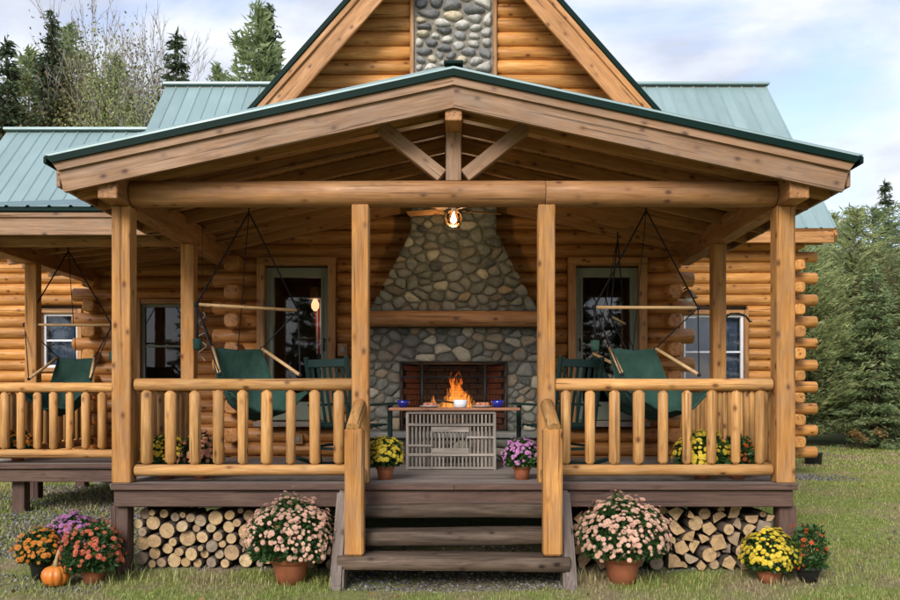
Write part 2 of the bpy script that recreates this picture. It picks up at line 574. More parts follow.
def fast(name, V, F, mats=(), smooth=False):
    """mesh from big numpy arrays; F is (n,3) or (n,4)"""
    me = bpy.data.meshes.new(name)
    V = np.ascontiguousarray(V, dtype=np.float32)
    F = np.ascontiguousarray(F, dtype=np.int32)
    k = F.shape[1]
    me.vertices.add(len(V))
    me.vertices.foreach_set('co', V.ravel())
    me.loops.add(F.size)
    me.loops.foreach_set('vertex_index', F.ravel())
    me.polygons.add(len(F))
    me.polygons.foreach_set('loop_start', np.arange(0, F.size, k, dtype=np.int32))
    me.polygons.foreach_set('loop_total', np.full(len(F), k, dtype=np.int32))
    if smooth:
        me.polygons.foreach_set('use_smooth', np.ones(len(F), dtype=bool))
    me.update(calc_edges=True)
    me.validate()
    for m_ in mats:
        me.materials.append(M[m_])
    return me

_box = {}
def boxm(lx, ly, lz, mat, bev=0.006):
    key = (round(lx, 3), round(ly, 3), round(lz, 3), mat, bev)
    if key in _box:
        return _box[key]
    bm = bmesh.new()
    bmesh.ops.create_cube(bm, size=1)
    bmesh.ops.scale(bm, vec=(lx, ly, lz), verts=bm.verts)
    if bev:
        b = min(bev, 0.3 * min(lx, ly, lz))
        bmesh.ops.bevel(bm, geom=list(bm.edges), offset=b, segments=1, affect='EDGES')
    me = bpy.data.meshes.new('box')
    bm.to_mesh(me)
    bm.free()
    me.materials.append(M[mat])
    _box[key] = me
    return me

def box(name, c, size, mat, parent=None, bev=0.006, rot=None, kind=None):
    """a box centred on c; its long axis is local X so the grain runs along it"""
    sx, sy, sz = size
    mw = T(*c)
    if rot is not None:
        mw = mw @ rot
    if sz >= sx and sz >= sy:
        me = boxm(sz, sy, sx, mat, bev)
        mw = mw @ RY(R(90))
    elif sy >= sx and sy >= sz:
        me = boxm(sy, sx, sz, mat, bev)
        mw = mw @ RZ(R(90))
    else:
        me = boxm(sx, sy, sz, mat, bev)
    return ob(name, me, mw, parent, kind=kind)

def along(p0, p1, roll=0.0):
    p0, p1 = Vector(p0), Vector(p1)
    d = (p1 - p0).normalized()
    up = Vector((0, 0, 1)) if abs(d.z) < 0.95 else Vector((0, 1, 0))
    y = up.cross(d).normalized()
    z = d.cross(y)
    m = Matrix((d, y, z)).transposed().to_4x4()
    return T(*((p0 + p1) / 2)) @ m @ RX(roll)

def beam(name, p0, p1, w, h, mat, parent=None, bev=0.006):
    L = (Vector(p1) - Vector(p0)).length
    return ob(name, boxm(L, w, h, mat, bev), along(p0, p1), parent)

_logs = {}
def logm(L, r, mat, seed=0, flat=None, cham=0.02, wob=0.03, seg=14, end=None, squash=1.0, tenon=0.0, sqr=0):
    """round log along X; slightly uneven; ends chamfered"""
    key = (round(L, 2), round(r, 3), mat, seed, flat, cham, wob, seg, end, squash, tenon, sqr)
    if key in _logs:
        return _logs[key]
    rr = random.Random(hash((round(L, 2), seed)) & 0xffff)
    n = max(3, int(L / 0.35) + 2)
    xs = [-L / 2 + L * i / (n - 1) for i in range(n)]
    prof = [(xs[0], 1 - cham / r)] + [(xs[0] + cham * (0.8 if not tenon else tenon), 1.0)] + [(x, 1.0) for x in xs[1:-1]] + \
           [(xs[-1] - cham * (0.8 if not tenon else tenon), 1.0), (xs[-1], 1 - cham / r)]
    ph = [rr.uniform(0, 6.28) for _ in range(6)]
    V, F, sm, mi = [], [], [], []
    for x, s in prof:
        w1 = 1 + wob * math.sin(x * 2.1 + ph[0]) + wob * 0.5 * math.sin(x * 5.3 + ph[1])
        oy, oz = r * wob * 0.9 * math.sin(x * 1.5 + ph[2]), r * wob * 0.6 * math.sin(x * 1.9 + ph[3])
        for k in range(seg):
            a = 2 * math.pi * k / seg
            q = r * s * w1 * (1 + wob * 0.5 * math.sin(2 * a + ph[4] + x))
            if sqr:
                q *= 0.97 / (abs(math.cos(a)) ** sqr + abs(math.sin(a)) ** sqr) ** (1 / sqr)
            y, z = q * math.cos(a), q * math.sin(a) * squash
            if flat:
                z = max(-flat * r, min(flat * r, z))
            V.append((x, y + oy, z + oz))
    for i in range(len(prof) - 1):
        for k in range(seg):
            k2 = (k + 1) % seg
            F.append((i * seg + k, i * seg + k2, (i + 1) * seg + k2, (i + 1) * seg + k))
            sm.append(True)
            mi.append(0)
    F.append(tuple(reversed(range(seg))))
    F.append(tuple(range((len(prof) - 1) * seg, len(prof) * seg)))
    F = [tuple(reversed(f)) for f in F]
    sm += [False, False]
    mi += [1, 1] if end else [0, 0]
    me = pydata('log', V, F, sm, (mat, end) if end else (mat,), mi)
    _logs[key] = me
    return me

def log(name, p0, p1, r, mat, parent=None, roll=0.0, **kw):
    L = (Vector(p1) - Vector(p0)).length
    return ob(name, logm(L, r, mat, **kw), along(p0, p1, roll), parent)

def tube_geo(pts, r, seg=6, V=None, F=None):
    """tube through points, appended to V,F; r is a number or a list"""
    V = [] if V is None else V
    F = [] if F is None else F
    base = len(V)
    pts = [Vector(p) for p in pts]
    rs = r if isinstance(r, (list, tuple)) else [r] * len(pts)
    for i, p in enumerate(pts):
        d = (pts[min(i + 1, len(pts) - 1)] - pts[max(i - 1, 0)]).normalized()
        up = Vector((0, 0, 1)) if abs(d.z) < 0.9 else Vector((1, 0, 0))
        a = up.cross(d).normalized()
        b = d.cross(a)
        for k in range(seg):
            t = 2 * math.pi * k / seg
            V.append(tuple(p + (a * math.cos(t) + b * math.sin(t)) * rs[i]))
    for i in range(len(pts) - 1):
        for k in range(seg):
            k2 = (k + 1) % seg
            F.append((base + i * seg + k, base + i * seg + k2, base + (i + 1) * seg + k2, base + (i + 1) * seg + k))
    F.append(tuple(base + k for k in reversed(range(seg))))
    F.append(tuple(base + (len(pts) - 1) * seg + k for k in range(seg)))
    return V, F

def tube(name, pts, r, mat, parent=None, seg=6, mw=None):
    V, F = tube_geo(pts, r, seg)
    return ob(name, pydata(name, V, F, True, (mat,)), mw, parent)

def lathe(name, prof, mat, mw, parent=None, seg=24, lobes=0, lobe_amp=0.0, cap=True):
    V, F = [], []
    for r, z in prof:
        for k in range(seg):
            a = 2 * math.pi * k / seg
            q = r * (1 - lobe_amp * abs(math.sin(lobes * a / 2)) ** 0.6 * 0 - lobe_amp * (1 - abs(math.sin(lobes * a / 2)) ** 0.5)) if lobes else r
            V.append((q * math.cos(a), q * math.sin(a), z))
    for i in range(len(prof) - 1):
        for k in range(seg):
            k2 = (k + 1) % seg
            F.append((i * seg + k, i * seg + k2, (i + 1) * seg + k2, (i + 1) * seg + k))
    if cap:
        F.append(tuple(reversed(range(seg))))
        F.append(tuple((len(prof) - 1) * seg + k for k in range(seg)))
    return ob(name, pydata(name, V, F, [True] * (len(F) - (2 if cap else 0)) + [False] * (2 if cap else 0), (mat,)), mw, parent)

def boxes_mesh(name, lst, mats):
    """several boxes (x0,x1,y0,y1,z0,z1) in one mesh: one part made of a few flush pieces"""
    V, F = [], []
    for (x0, x1, y0, y1, z0, z1) in lst:
        b = len(V)
        V += [(x, y, z) for x in (x0, x1) for y in (y0, y1) for z in (z0, z1)]
        F += [tuple(b + i for i in q) for q in ((0, 1, 3, 2), (4, 6, 7, 5), (0, 4, 5, 1), (2, 3, 7, 6), (0, 2, 6, 4), (1, 5, 7, 3))]
    return pydata(name, V, F, False, mats)

ORD = ['first', 'second', 'third', 'fourth', 'fifth', 'sixth', 'seventh', 'eighth', 'ninth', 'tenth', 'eleventh', 'twelfth',
       'thirteenth', 'fourteenth', 'fifteenth', 'sixteenth', 'seventeenth', 'eighteenth', 'nineteenth', 'twentieth',
       'twenty-first', 'twenty-second', 'twenty-third', 'twenty-fourth', 'twenty-fifth', 'twenty-sixth']

DECK = 0.81
# ------------------------------------------------------------------ ground
def gz(x, y):
    t = np.clip((np.asarray(y, float) + 0.6) / 3.4, 0, 1)
    t = t * t * (3 - 2 * t)
    b = 0.02 * np.sin(np.asarray(x) * 0.9 + 1.3) * np.sin(np.asarray(y) * 0.7) + 0.012 * np.sin(np.asarray(x) * 2.3 + np.asarray(y) * 1.7)
    far = np.clip((np.asarray(y, float) - 16) / 60, 0, 1) * 2.0
    return 0.28 * t + b + far

def build_ground():
    xs = np.concatenate([np.linspace(-260, -14, 22), np.linspace(-13, 13, 105), np.linspace(14, 260, 22)])
    ys = np.concatenate([np.linspace(-60, -9, 12), np.linspace(-8, 18, 105), np.linspace(19, 60, 20), np.linspace(75, 400, 10)])
    X, Y = np.meshgrid(xs, ys)
    V = np.stack([X, Y, gz(X, Y)], -1).reshape(-1, 3)
    nx, ny = len(xs), len(ys)
    i = np.arange(nx * ny).reshape(ny, nx)
    F = np.stack([i[:-1, :-1], i[:-1, 1:], i[1:, 1:], i[1:, :-1]], -1).reshape(-1, 4)
    g = ob('ground', fast('ground', V, F, ('ground',), True))
    g['kind'] = 'structure'
build_ground()

# ------------------------------------------------------------------ log walls
PITCH = 0.18
def log_wall(parent, mw, x0, x1, z0, z1, openings=(), ext0=0.0, ext1=0.0, parity=0, xlim=None, seedo=0, mat='log', sqr=0):
    """local frame: x along the wall, outer face at y=0, y inward.  Logs are the wall's own pieces."""
    rows = int(round((z1 - z0) / PITCH))
    slab = []
    lst = []
    for k in range(rows):
        zc = z0 + PITCH * (k + 0.5)
        a, b = x0, x1
        if xlim:
            lim = xlim(zc)
            if lim <= 0.1:
                continue
            a, b = max(x0, -lim), min(x1, lim)
        ea, eb = (ext0, ext1) if k % 2 == parity else (-0.0 if not ext0 else -0.02, -0.0 if not ext1 else -0.02)
        if xlim:
            ea = eb = 0
        spans = [(a - ea, b + eb)]
        back = [(a, b)]
        for (o0, o1, p0, p1) in openings:
            if zc + 0.06 > p0 and zc - 0.06 < p1:
                def cut(sp):
                    out = []
                    for s0, s1 in sp:
                        if o1 <= s0 or o0 >= s1:
                            out.append((s0, s1))
                        else:
                            if o0 - s0 > 0.03:
                                out.append((s0, o0))
                            if s1 - o1 > 0.03:
                                out.append((o1, s1))
                    return out
                spans, back = cut(spans), cut(back)
        for s0, s1 in back:
            slab.append((s0, s1, 0.10, 0.19, zc - PITCH / 2, zc + PITCH / 2))
        for j, (s0, s1) in enumerate(spans):
            lst.append((s0, s1, zc, k, j))
    wall = ob('wall', boxes_mesh('wall', slab, ('chink',)), mw, parent)
    for s0, s1, zc, k, j in lst:
        L = s1 - s0
        me = logm(L, 0.096, mat, seed=(k * 3 + j + seedo) % 5, cham=0.014 if not sqr else 0.022, wob=0.018, squash=0.985, sqr=sqr, seg=16 if sqr else 14)
        ob('log', me, mw @ T((s0 + s1) / 2, 0.096, zc) @ RX(random.uniform(-0.12, 0.12) if sqr else random.uniform(0, 6.28)) @ Matrix.Diagonal((1, *([random.uniform(0.95, 1.06)] * 2), 1)), wall)
    return wall

cabin = thing('log_cabin', 'honey log cabin with steep front gable, sage framed glass doors and pale green metal roofs', 'cabin', T(0, 3.32, 0.3))
GY = 3.32
HW = 2.86
def gable_lim(z):
    return (7.75 - z) / 1.13
DOORS = (-1.98, 1.94)
op = [(c - 0.50, c + 0.50, 1.17, 3.33) for c in DOORS] + [(-0.90, 0.90, 0.0, 3.0), (-0.52, 0.52, 4.30, 9.0)]
log_wall(cabin, T(0, GY, 0), -HW, HW, 0.45, 4.23, op, 0.2, 0.2, 0, mat='log_amber')
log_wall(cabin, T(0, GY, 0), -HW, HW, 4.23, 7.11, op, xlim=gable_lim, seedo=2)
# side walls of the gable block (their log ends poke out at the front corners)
log_wall(cabin, T(-HW, 4.95, 0) @ RZ(R(-90)), 0.0, 1.45, 0.45, 4.05, (), 0, 0.36, 1, mat='log_amber', sqr=4)
log_wall(cabin, T(HW, GY + 0.18, 0) @ RZ(R(90)), 0.0, 3.1, 0.45, 4.05, (), 0.36, 0, 1, mat='log_amber', sqr=4)
# recessed wall with the dark window, behind the side porch
WIN_A = (-4.62, -3.84, 1.62, 2.99)
log_wall(cabin, T(0, 4.95, 0), -5.35, -HW, 0.45, 4.05, [WIN_A], 0.22, 0, 0, mat='log_amber')
log_wall(cabin, T(-5.35, 6.6, 0) @ RZ(R(-90)), 0.0, 1.45, 0.45, 4.05, (), 0, 0.36, 1, sqr=4)
# wing walls further back
WIN_B = (-6.85, -6.12, 1.98, 3.02)
log_wall(cabin, T(0, 6.6, 0), -8.1, -5.35, 0.56, 4.34, [WIN_B], 0.25, 0, 0)
WIN_C = (3.72, 4.86, 1.62, 3.0)
log_wall(cabin, T(0, 6.6, 0), HW + 0.1, 5.72, 0.56, 4.34, [WIN_C], 0, 0.30, 0, seedo=1)
log_wall(cabin, T(5.72, 6.78, 0) @ RZ(R(90)), 0.0, 5.2, 0.56, 4.34, (), 0.42, 0, 1, seedo=1, sqr=4)
log_wall(cabin, T(-8.1, 11.8, 0) @ RZ(R(-90)), 0.0, 5.0, 0.56, 4.34, (), 0, 0.42, 1, sqr=4)
ob('foundation', boxes_mesh('foundation', [(HW + 0.1, 5.66, 6.68, 6.95, -0.2, 0.56), (-8.0, -5.35, 6.68, 6.95, -0.2, 0.56), (-HW, HW, 3.44, 3.66, -0.2, 0.45),
                                           (5.40, 5.655, 6.951, 11.9, -0.2, 0.56), (-5.3, -HW - .001, 5.06, 5.3, -0.2, 0.45)], ('concrete',)), None, cabin)
# room behind the glass
ob('room_shell', boxes_mesh('room_shell', [(-2.6, 2.6, 3.6, 6.5, 1.10, 1.16), (-2.6, 2.6, 6.5, 6.6, 1.17, 3.75), (-2.6, 2.6, 3.55, 6.6, 3.76, 3.82),
                                           (-2.72, -2.61, 3.55, 6.6, 1.17, 3.75), (2.61, 2.72, 3.55, 6.6, 1.17, 3.75),
                                           (-5.25, -2.9, 6.3, 6.4, 0.9, 4.0), (-5.25, -2.9, 5.2, 6.3, 0.85, 0.9),
                                           (-1.0, -0.86, 4.4, 4.6, 1.17, 3.75)], ('interior',)), None, cabin)
# gable chimney trims
for sx in (-1, 1):
    box('chimney_trim', (sx * 0.525, GY + 0.02, 5.75), (0.05, 0.10, 2.9), 'trim', cabin)

def door(c):
    y = GY
    d = ob('door', boxes_mesh('door', [(c - 0.395, c - 0.30, y + 0.02, y + 0.10, 1.27, 3.20), (c + 0.30, c + 0.395, y + 0.02, y + 0.10, 1.27, 3.20),
                                       (c - 0.30, c + 0.30, y + 0.02, y + 0.10, 3.08, 3.20), (c - 0.30, c + 0.30, y + 0.02, y + 0.10, 1.27, 1.50)], ('sage',)), None, cabin)
    for sx in (-1, 1):
        box('casing', (c + sx * 0.447, y - 0.015, 2.24), (0.10, 0.12, 2.06), 'trim', d)
        box('stop', (c + sx * 0.318, y + 0.022, 2.29), (0.022, 0.03, 1.56), 'sage', d, 0.003)
    box('casing', (c, y - 0.017, 3.27), (1.0, 0.12, 0.105), 'trim', d)
    box('threshold', (c, y - 0.06, 1.22), (1.02, 0.26, 0.06), 'deck', d)
    ob('pane', boxes_mesh('pane', [(c - 0.30, c + 0.30, y + 0.055, y + 0.063, 1.50, 3.08)], ('glass',)), None, d)
    h = tube('handle', [(c - 0.345 * (1 if c > 0 else -1), y - 0.03, 2.14), (c - 0.345 * (1 if c > 0 else -1), y - 0.035, 2.26), (c - 0.345 * (1 if c > 0 else -1), y + 0.02, 2.30)], 0.012, 'black_metal', d)
for c in DOORS:
    door(c)

def window(x0, x1, z0, z1, y, mats, casing=True, grid=(1, 2), curtain=None):
    w = ob('window', boxes_mesh('window', [(x0 + 0.07, x0 + 0.115, y + 0.03, y + 0.1, z0 + 0.07, z1 - 0.07), (x1 - 0.115, x1 - 0.07, y + 0.03, y + 0.1, z0 + 0.07, z1 - 0.07),
                                           (x0 + 0.115, x1 - 0.115, y + 0.03, y + 0.1, z1 - 0.115, z1 - 0.07), (x0 + 0.115, x1 - 0.115, y + 0.03, y + 0.1, z0 + 0.07, z0 + 0.115)], (mats,)), None, cabin)
    for xx in (x0 + 0.036, x1 - 0.036):
        box('casing', (xx, y + 0.01, (z0 + z1) / 2), (0.072, 0.10, z1 - z0), 'trim', w)
    for zz in (z0 + 0.036, z1 - 0.036):
        box('casing', ((x0 + x1) / 2, y + 0.008, zz), (x1 - x0 - 0.15, 0.09, 0.07), 'trim', w)
    gx0, gx1, g0, g1 = x0 + 0.115, x1 - 0.115, z0 + 0.115, z1 - 0.115
    ob('pane', boxes_mesh('pane', [(gx0, gx1, y + 0.062, y + 0.068, g0, g1)], ('glass',)), None, w)
    for i in range(1, grid[1]):
        box('muntin', ((gx0 + gx1) / 2, y + 0.052, g0 + (g1 - g0) * i / grid[1]), (gx1 - gx0, 0.02, 0.03), mats, w, 0.003)
    for i in range(1, grid[0]):
        box('muntin', (gx0 + (gx1 - gx0) * i / grid[0], y + 0.050, (g0 + g1) / 2), (0.02, 0.018, g1 - g0), mats, w, 0.003)
    if curtain:
        n = 40
        V, F = [], []
        for i in range(n + 1):
            x = gx0 + (gx1 - gx0) * i / n
            yy = y + 0.16 + 0.015 * math.sin(i * 1.9)
            V += [(x, yy, g0), (x, yy, g1)]
        F = [(2 * i, 2 * i + 2, 2 * i + 3, 2 * i + 1) for i in range(n)]
        ob('curtain', pydata('curtain', V, F, True, (curtain,)), None, w)
window(*WIN_A, 4.95, 'sage', grid=(1, 2))
window(*WIN_B, 6.6, 'white', grid=(1, 2), curtain='blind')
window(*WIN_C, 6.6, 'white', grid=(2, 2), curtain='blind')

# metal roofs: sheathing slab (part) with one steel panel per rib (sub-parts)
_pan = {}
def panel_mesh(L, w):
    key = (round(L, 3), round(w, 4))
    if key in _pan:
        return _pan[key]
    # along X, rib on the +Y edge
    prof = [(-w / 2, 0), (w / 2 - 0.05, 0.0), (w / 2 - 0.034, 0.017), (w / 2 - 0.016, 0.017), (w / 2 - 0.001, 0.0)]
    V, F = [], []
    for x in (-L / 2, L / 2):
        V += [(x, y, z + 0.004) for y, z in prof]
        V += [(x, y, z) for y, z in prof]
    n = len(prof)
    for i in range(n - 1):
        F.append((i, 2 * n + i, 2 * n + i + 1, i + 1))
        F.append((n + i, n + i + 1, 3 * n + i + 1, 3 * n + i))
    F.append((0, 1, 2, 3, 4, 9, 8, 7, 6, 5))
    F.append((10, 15, 16, 17, 18, 19, 14, 13, 12, 11))
    me = pydata('panel', V, F, False, ('roof',))
    _pan[key] = me
    return me

def roof_plane(parent, top, bot, along_axis, a0, a1, w=0.23, thick=0.05, slabmat='ceil', edge=True):
    """top/bot: (u, z) of ridge and eave; along_axis 'x' (u is y) or 'y' (u is x); runs a0..a1"""
    (u0, z0), (u1, z1) = top, bot
    L = math.hypot(u1 - u0, z1 - z0)
    ang = math.atan2(z0 - z1, abs(u1 - u0))
    n = max(1, int(round((a1 - a0) / w)))
    w = (a1 - a0) / n
    def P(u, z, a):
        return Vector((a, u, z)) if along_axis == 'x' else Vector((u, a, z))
    mid = P((u0 + u1) / 2, (z0 + z1) / 2, (a0 + a1) / 2)
    d = (P(u1, z1, 0) - P(u0, z0, 0)).normalized()
    s = (P(0, 0, 1) - P(0, 0, 0))
    nrm = d.cross(s)
    if nrm.z < 0:
        nrm = -nrm
    yv = nrm.cross(d)
    rot = Matrix((d, yv, nrm)).transposed().to_4x4()
    slab = ob('roof', boxm(L, (a1 - a0) - 0.02, thick, slabmat, 0), T(*(mid - nrm * (thick / 2 + 0.006))) @ rot, parent)
    me = panel_mesh(L, w)
    for i in range(n):
        c = P((u0 + u1) / 2, (z0 + z1) / 2, a0 + w * (i + 0.5))
        ob('panel', me, T(*c) @ rot, slab)
    return slab, d, nrm, rot

RY0, RZ0 = 9.3, 7.68
roof_plane(cabin, (RY0, RZ0), (6.2, 4.27), 'x', 3.3, 6.15)[0]
roof_plane(cabin, (RY0, RZ0), (6.2, 4.27), 'x', -5.65, -3.3)
roof_plane(cabin, (RY0, RZ0), (12.4, 4.27), 'x', -5.65, 6.15, w=0.46)
beam('ridge_cap', (-5.68, RY0, RZ0 + 0.03), (6.18, RY0, RZ0 + 0.03), 0.22, 0.05, 'roof', cabin)
# wing roof, lower
roof_plane(cabin, (8.6, 6.57), (6.3, 4.25), 'x', -8.4, -5.66)
roof_plane(cabin, (8.6, 6.57), (10.9, 4.25), 'x', -8.4, -5.66, w=0.46)
beam('ridge_cap', (-8.43, 8.6, 6.60), (-5.66, 8.6, 6.60), 0.22, 0.05, 'roof', cabin)
# eave and rake boards
beam('eave_board', (3.2, 6.22, 4.13), (6.10, 6.22, 4.13), 0.04, 0.18, 'rake', cabin)
ob('soffit', boxes_mesh('soffit', [(3.2, 6.1, 6.245, 6.75, 4.10, 4.125)], ('ceil',)), None, cabin)
beam('rake_board', (6.12, 6.20, 4.10), (6.12, RY0, RZ0 - 0.14), 0.04, 0.16, 'rake', cabin)
beam('rake_board', (-5.62, 6.20, 4.10), (-5.62, RY0, RZ0 - 0.14), 0.04, 0.16, 'rake', cabin)
beam('rake_board', (-8.37, 6.28, 4.10), (-8.37, 8.6, 6.44), 0.04, 0.16, 'rake', cabin)
beam('eave_board', (-8.4, 6.30, 4.13), (-5.9, 6.30, 4.13), 0.04, 0.18, 'rake', cabin)
# gable ends (triangles under the main ridge)
for xe in (5.80, -5.35):
    ob('gable_wall', pydata('gable_wall', [(xe, 6.6, 4.3), (xe, 12.0, 4.3), (xe, 9.3, 7.35), (xe - 0.1, 6.6, 4.3), (xe - 0.1, 12.0, 4.3), (xe - 0.1, 9.3, 7.35)],
                            [(0, 1, 2), (5, 4, 3), (0, 2, 5, 3), (1, 4, 5, 2), (0, 3, 4, 1)], False, ('log',)), None, cabin)

# steep front gable roof
GP = 7.86
for sx in (-1, 1):
    roof_plane(cabin, (0, GP), (sx * 3.45, GP - 1.13 * 3.45), 'y', 2.87, 9.4, slabmat='edge_green')
    # from outside in: green edge, trim, wide board
    nx, nz = sx * math.sin(math.atan(1.13)), math.cos(math.atan(1.13))
    def q(x, off):
        return (sx * x - nx * off, GP - 1.13 * x - nz * off)
    for nm, o, w_, y_, mt_ in (('edge_strip', 0.032, 0.058, 2.83, 'edge_green'), ('rake_trim', 0.096, 0.066, 2.85, 'rake'), ('rake_board', 0.222, 0.24, 2.88, 'rake')):
        x_top = nx * sx * o
        a, b = q(x_top + 0.0, o), q(3.5, o)
        beam(nm, (0.0, y_, GP - o / nz), (b[0], y_, b[1]), 0.05, w_, mt_, cabin, 0.004)
    a = q(0.0, 0.3)
    ob('soffit', boxm(4.9, 0.42, 0.02, 'ceil', 0), along((0, 3.10, GP - 0.12 / nz), (q(3.2, 0.12)[0], 3.10, q(3.2, 0.12)[1])), cabin)

# ------------------------------------------------------------------ field stones
def clip_poly(poly, px, py, nx, ny):
    out = []
    n = len(poly)
    for i in range(n):
        a, b = poly[i], poly[(i + 1) % n]
        da = (a[0] - px) * nx + (a[1] - py) * ny
        db = (b[0] - px) * nx + (b[1] - py) * ny
        if da <= 0:
            out.append(a)
        if da * db < 0:
            t = da / (da - db)
            out.append((a[0] + (b[0] - a[0]) * t, a[1] + (b[1] - a[1]) * t))
    return out

def centroid(p):
    A = cx = cy = 0
    for i in range(len(p)):
        x0, y0 = p[i]
        x1, y1 = p[(i + 1) % len(p)]
        c = x0 * y1 - x1 * y0
        A += c
        cx += (x0 + x1) * c
        cy += (y0 + y1) * c
    if abs(A) < 1e-9:
        return p[0][0], p[0][1], 0
    return cx / (3 * A), cy / (3 * A), abs(A) / 2

def inside(p, x, y):
    r = False
    for i in range(len(p)):
        x0, y0 = p[i]
        x1, y1 = p[i - 1]
        if (y0 > y) != (y1 > y) and x < (x1 - x0) * (y - y0) / (y1 - y0) + x0:
            r = not r
    return r

def stones(parent, poly, y, n, aspect, gap, mat, rnd, bulge=0.05, roundness=1, holes=()):
    """voronoi cells inside a convex polygon in (x, z); each cell becomes one bulging stone facing -y"""
    xs = [p[0] for p in poly]
    zs = [p[1] for p in poly]
    pts = []
    # uneven sizes: some seeds repel more
    tries = 0
    while len(pts) < n and tries < 40000:
        tries += 1
        x, z = rnd.uniform(min(xs), max(xs)), rnd.uniform(min(zs), max(zs))
        if not inside(poly, x, z):
            continue
        rad = rnd.choice((0.5, 0.7, 0.8, 1.0, 1.65)) * 0.62 * math.sqrt(aspect) * 1.0
        base = math.sqrt(centroid(poly)[2] / n)
        if all(((x - a) / aspect) ** 2 + (z - b) ** 2 > (base * 0.42 * (rad + r_)) ** 2 * 1.0 for a, b, r_ in pts) or tries > 30000:
            pts.append((x, z, rad))
    P = [(a, b) for a, b, _ in pts]
    cells = []
    for it in range(2):
        cells = []
        for i, (x, z) in enumerate(P):
            c = list(poly)
            for j, (a, b) in enumerate(P):
                if i == j or abs(a - x) > 1.2 or abs(b - z) > 1.2:
                    continue
                # bisector in the anisotropic metric
                mx_, mz_ = (x + a) / 2, (z + b) / 2
                c = clip_poly(c, mx_, mz_, (a - x) / aspect ** 2, (b - z))
                if len(c) < 3:
                    break
            cells.append(c)
        if it == 0:
            P = [(centroid(c)[0] * 0.6 + p[0] * 0.4, centroid(c)[1] * 0.6 + p[1] * 0.4) if len(c) > 2 else p for c, p in zip(cells, P)]
    for c in cells:
        if len(c) < 3:
            continue
        cx, cz, A = centroid(c)
        if A < 0.0012:
            continue
        # drop tiny edges
        d = []
        for i, p in enumerate(c):
            q_ = c[i - 1]
            if math.hypot(p[0] - q_[0], p[1] - q_[1]) > 0.018:
                d.append(p)
        if len(d) < 3:
            continue
        rad = math.sqrt(A / math.pi)
        k = max(0.5, 1 - gap / rad)
        d = [(cx + (p[0] - cx) * k, cz + (p[1] - cz) * k) for p in d]
        for _ in range(roundness):
            e = []
            for i in range(len(d)):
                a, b = d[i], d[(i + 1) % len(d)]
                e += [(a[0] * .75 + b[0] * .25, a[1] * .75 + b[1] * .25), (a[0] * .25 + b[0] * .75, a[1] * .25 + b[1] * .75)]
            d = e
        m = len(d)
        h = bulge * (0.6 + 0.6 * rnd.random()) * min(1.3, rad / 0.07)
        V, F = [], []
        sx, sz = rnd.uniform(-0.25, 0.25) * rad, rnd.uniform(-0.25, 0.25) * rad
        for sc, hh in ((1.0, -0.03), (1.0, h * 0.25), (0.86, h * 0.75), (0.5, h)):
            for p in d:
                V.append(((p[0] - cx) * sc + sx * (1 - sc), -hh * (1 + rnd.uniform(-.12, .12)), (p[1] - cz) * sc + sz * (1 - sc)))
        V.append((sx * 0.6, -h * 1.03, sz * 0.6))
        for r_ in range(3):
            for i in range(m):
                i2 = (i + 1) % m
                F.append((r_ * m + i, r_ * m + i2, (r_ + 1) * m + i2, (r_ + 1) * m + i))
        for i in range(m):
            F.append((3 * m + i, 3 * m + (i + 1) % m, 4 * m))
        ob('stone', pydata('stone', V, F, True, (mat,)), T(cx, y, cz), parent)

rs = random.Random(11)
chim = thing('stone_chimney', 'grey cobblestone chimney set in the front gable above the porch roof', 'chimney', T(0, GY, 4.2))
ob('core', boxes_mesh('core', [(-0.50, 0.50, GY + 0.0, GY + 0.5, 4.15, 8.6)], ('mortar',)), None, chim)
stones(chim, [(-0.495, 5.15), (0.495, 5.15), (0.495, 7.6), (-0.495, 7.6)], GY, 112, 1.75, 0.020, 'stone', rs, 0.055, 2)

# ------------------------------------------------------------------ fireplace
FY = 2.87
fp = thing('stone_fireplace', 'tapered fieldstone fireplace with log mantel at the back of the porch', 'fireplace', T(0, FY + 0.2, DECK))
def prism(name, poly, y0, y1, mats):
    n = len(poly)
    V = [(x, y0, z) for x, z in poly] + [(x, y1, z) for x, z in poly]
    F = [tuple(range(n)), tuple(reversed(range(n, 2 * n)))] + [(i, i + n, (i + 1) % n + n, (i + 1) % n) for i in range(n)]
    return pydata(name, V, F, False, mats)
core = ob('core', boxes_mesh('core', [(-1.12, -0.63, FY, 3.36, DECK, 1.98), (0.63, 1.12, FY, 3.36, DECK, 1.98), (-0.63, 0.63, FY, 3.36, DECK, 1.15),
                                      (-1.12, 1.12, FY, 3.36, 1.981, 2.42)], ('mortar_dark',)), None, fp)
ob('breast', prism('breast', [(-1.06, 2.421), (1.06, 2.421), (0.52, 3.58), (0.52, 4.19), (-0.52, 4.19), (-0.52, 3.58)], FY + 0.02, 3.34, ('mortar_dark',)), None, fp)
rs = random.Random(23)
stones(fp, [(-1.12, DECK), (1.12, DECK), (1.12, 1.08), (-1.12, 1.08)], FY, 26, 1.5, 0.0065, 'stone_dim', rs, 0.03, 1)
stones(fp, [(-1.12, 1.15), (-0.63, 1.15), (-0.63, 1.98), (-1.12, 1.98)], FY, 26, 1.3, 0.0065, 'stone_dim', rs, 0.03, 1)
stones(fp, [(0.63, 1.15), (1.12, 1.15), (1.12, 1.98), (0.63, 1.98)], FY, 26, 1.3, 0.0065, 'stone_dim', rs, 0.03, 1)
stones(fp, [(-1.12, 1.985), (1.12, 1.985), (1.12, 2.41), (-1.12, 2.41)], FY, 50, 1.35, 0.0065, 'stone_dim', rs, 0.03, 1)
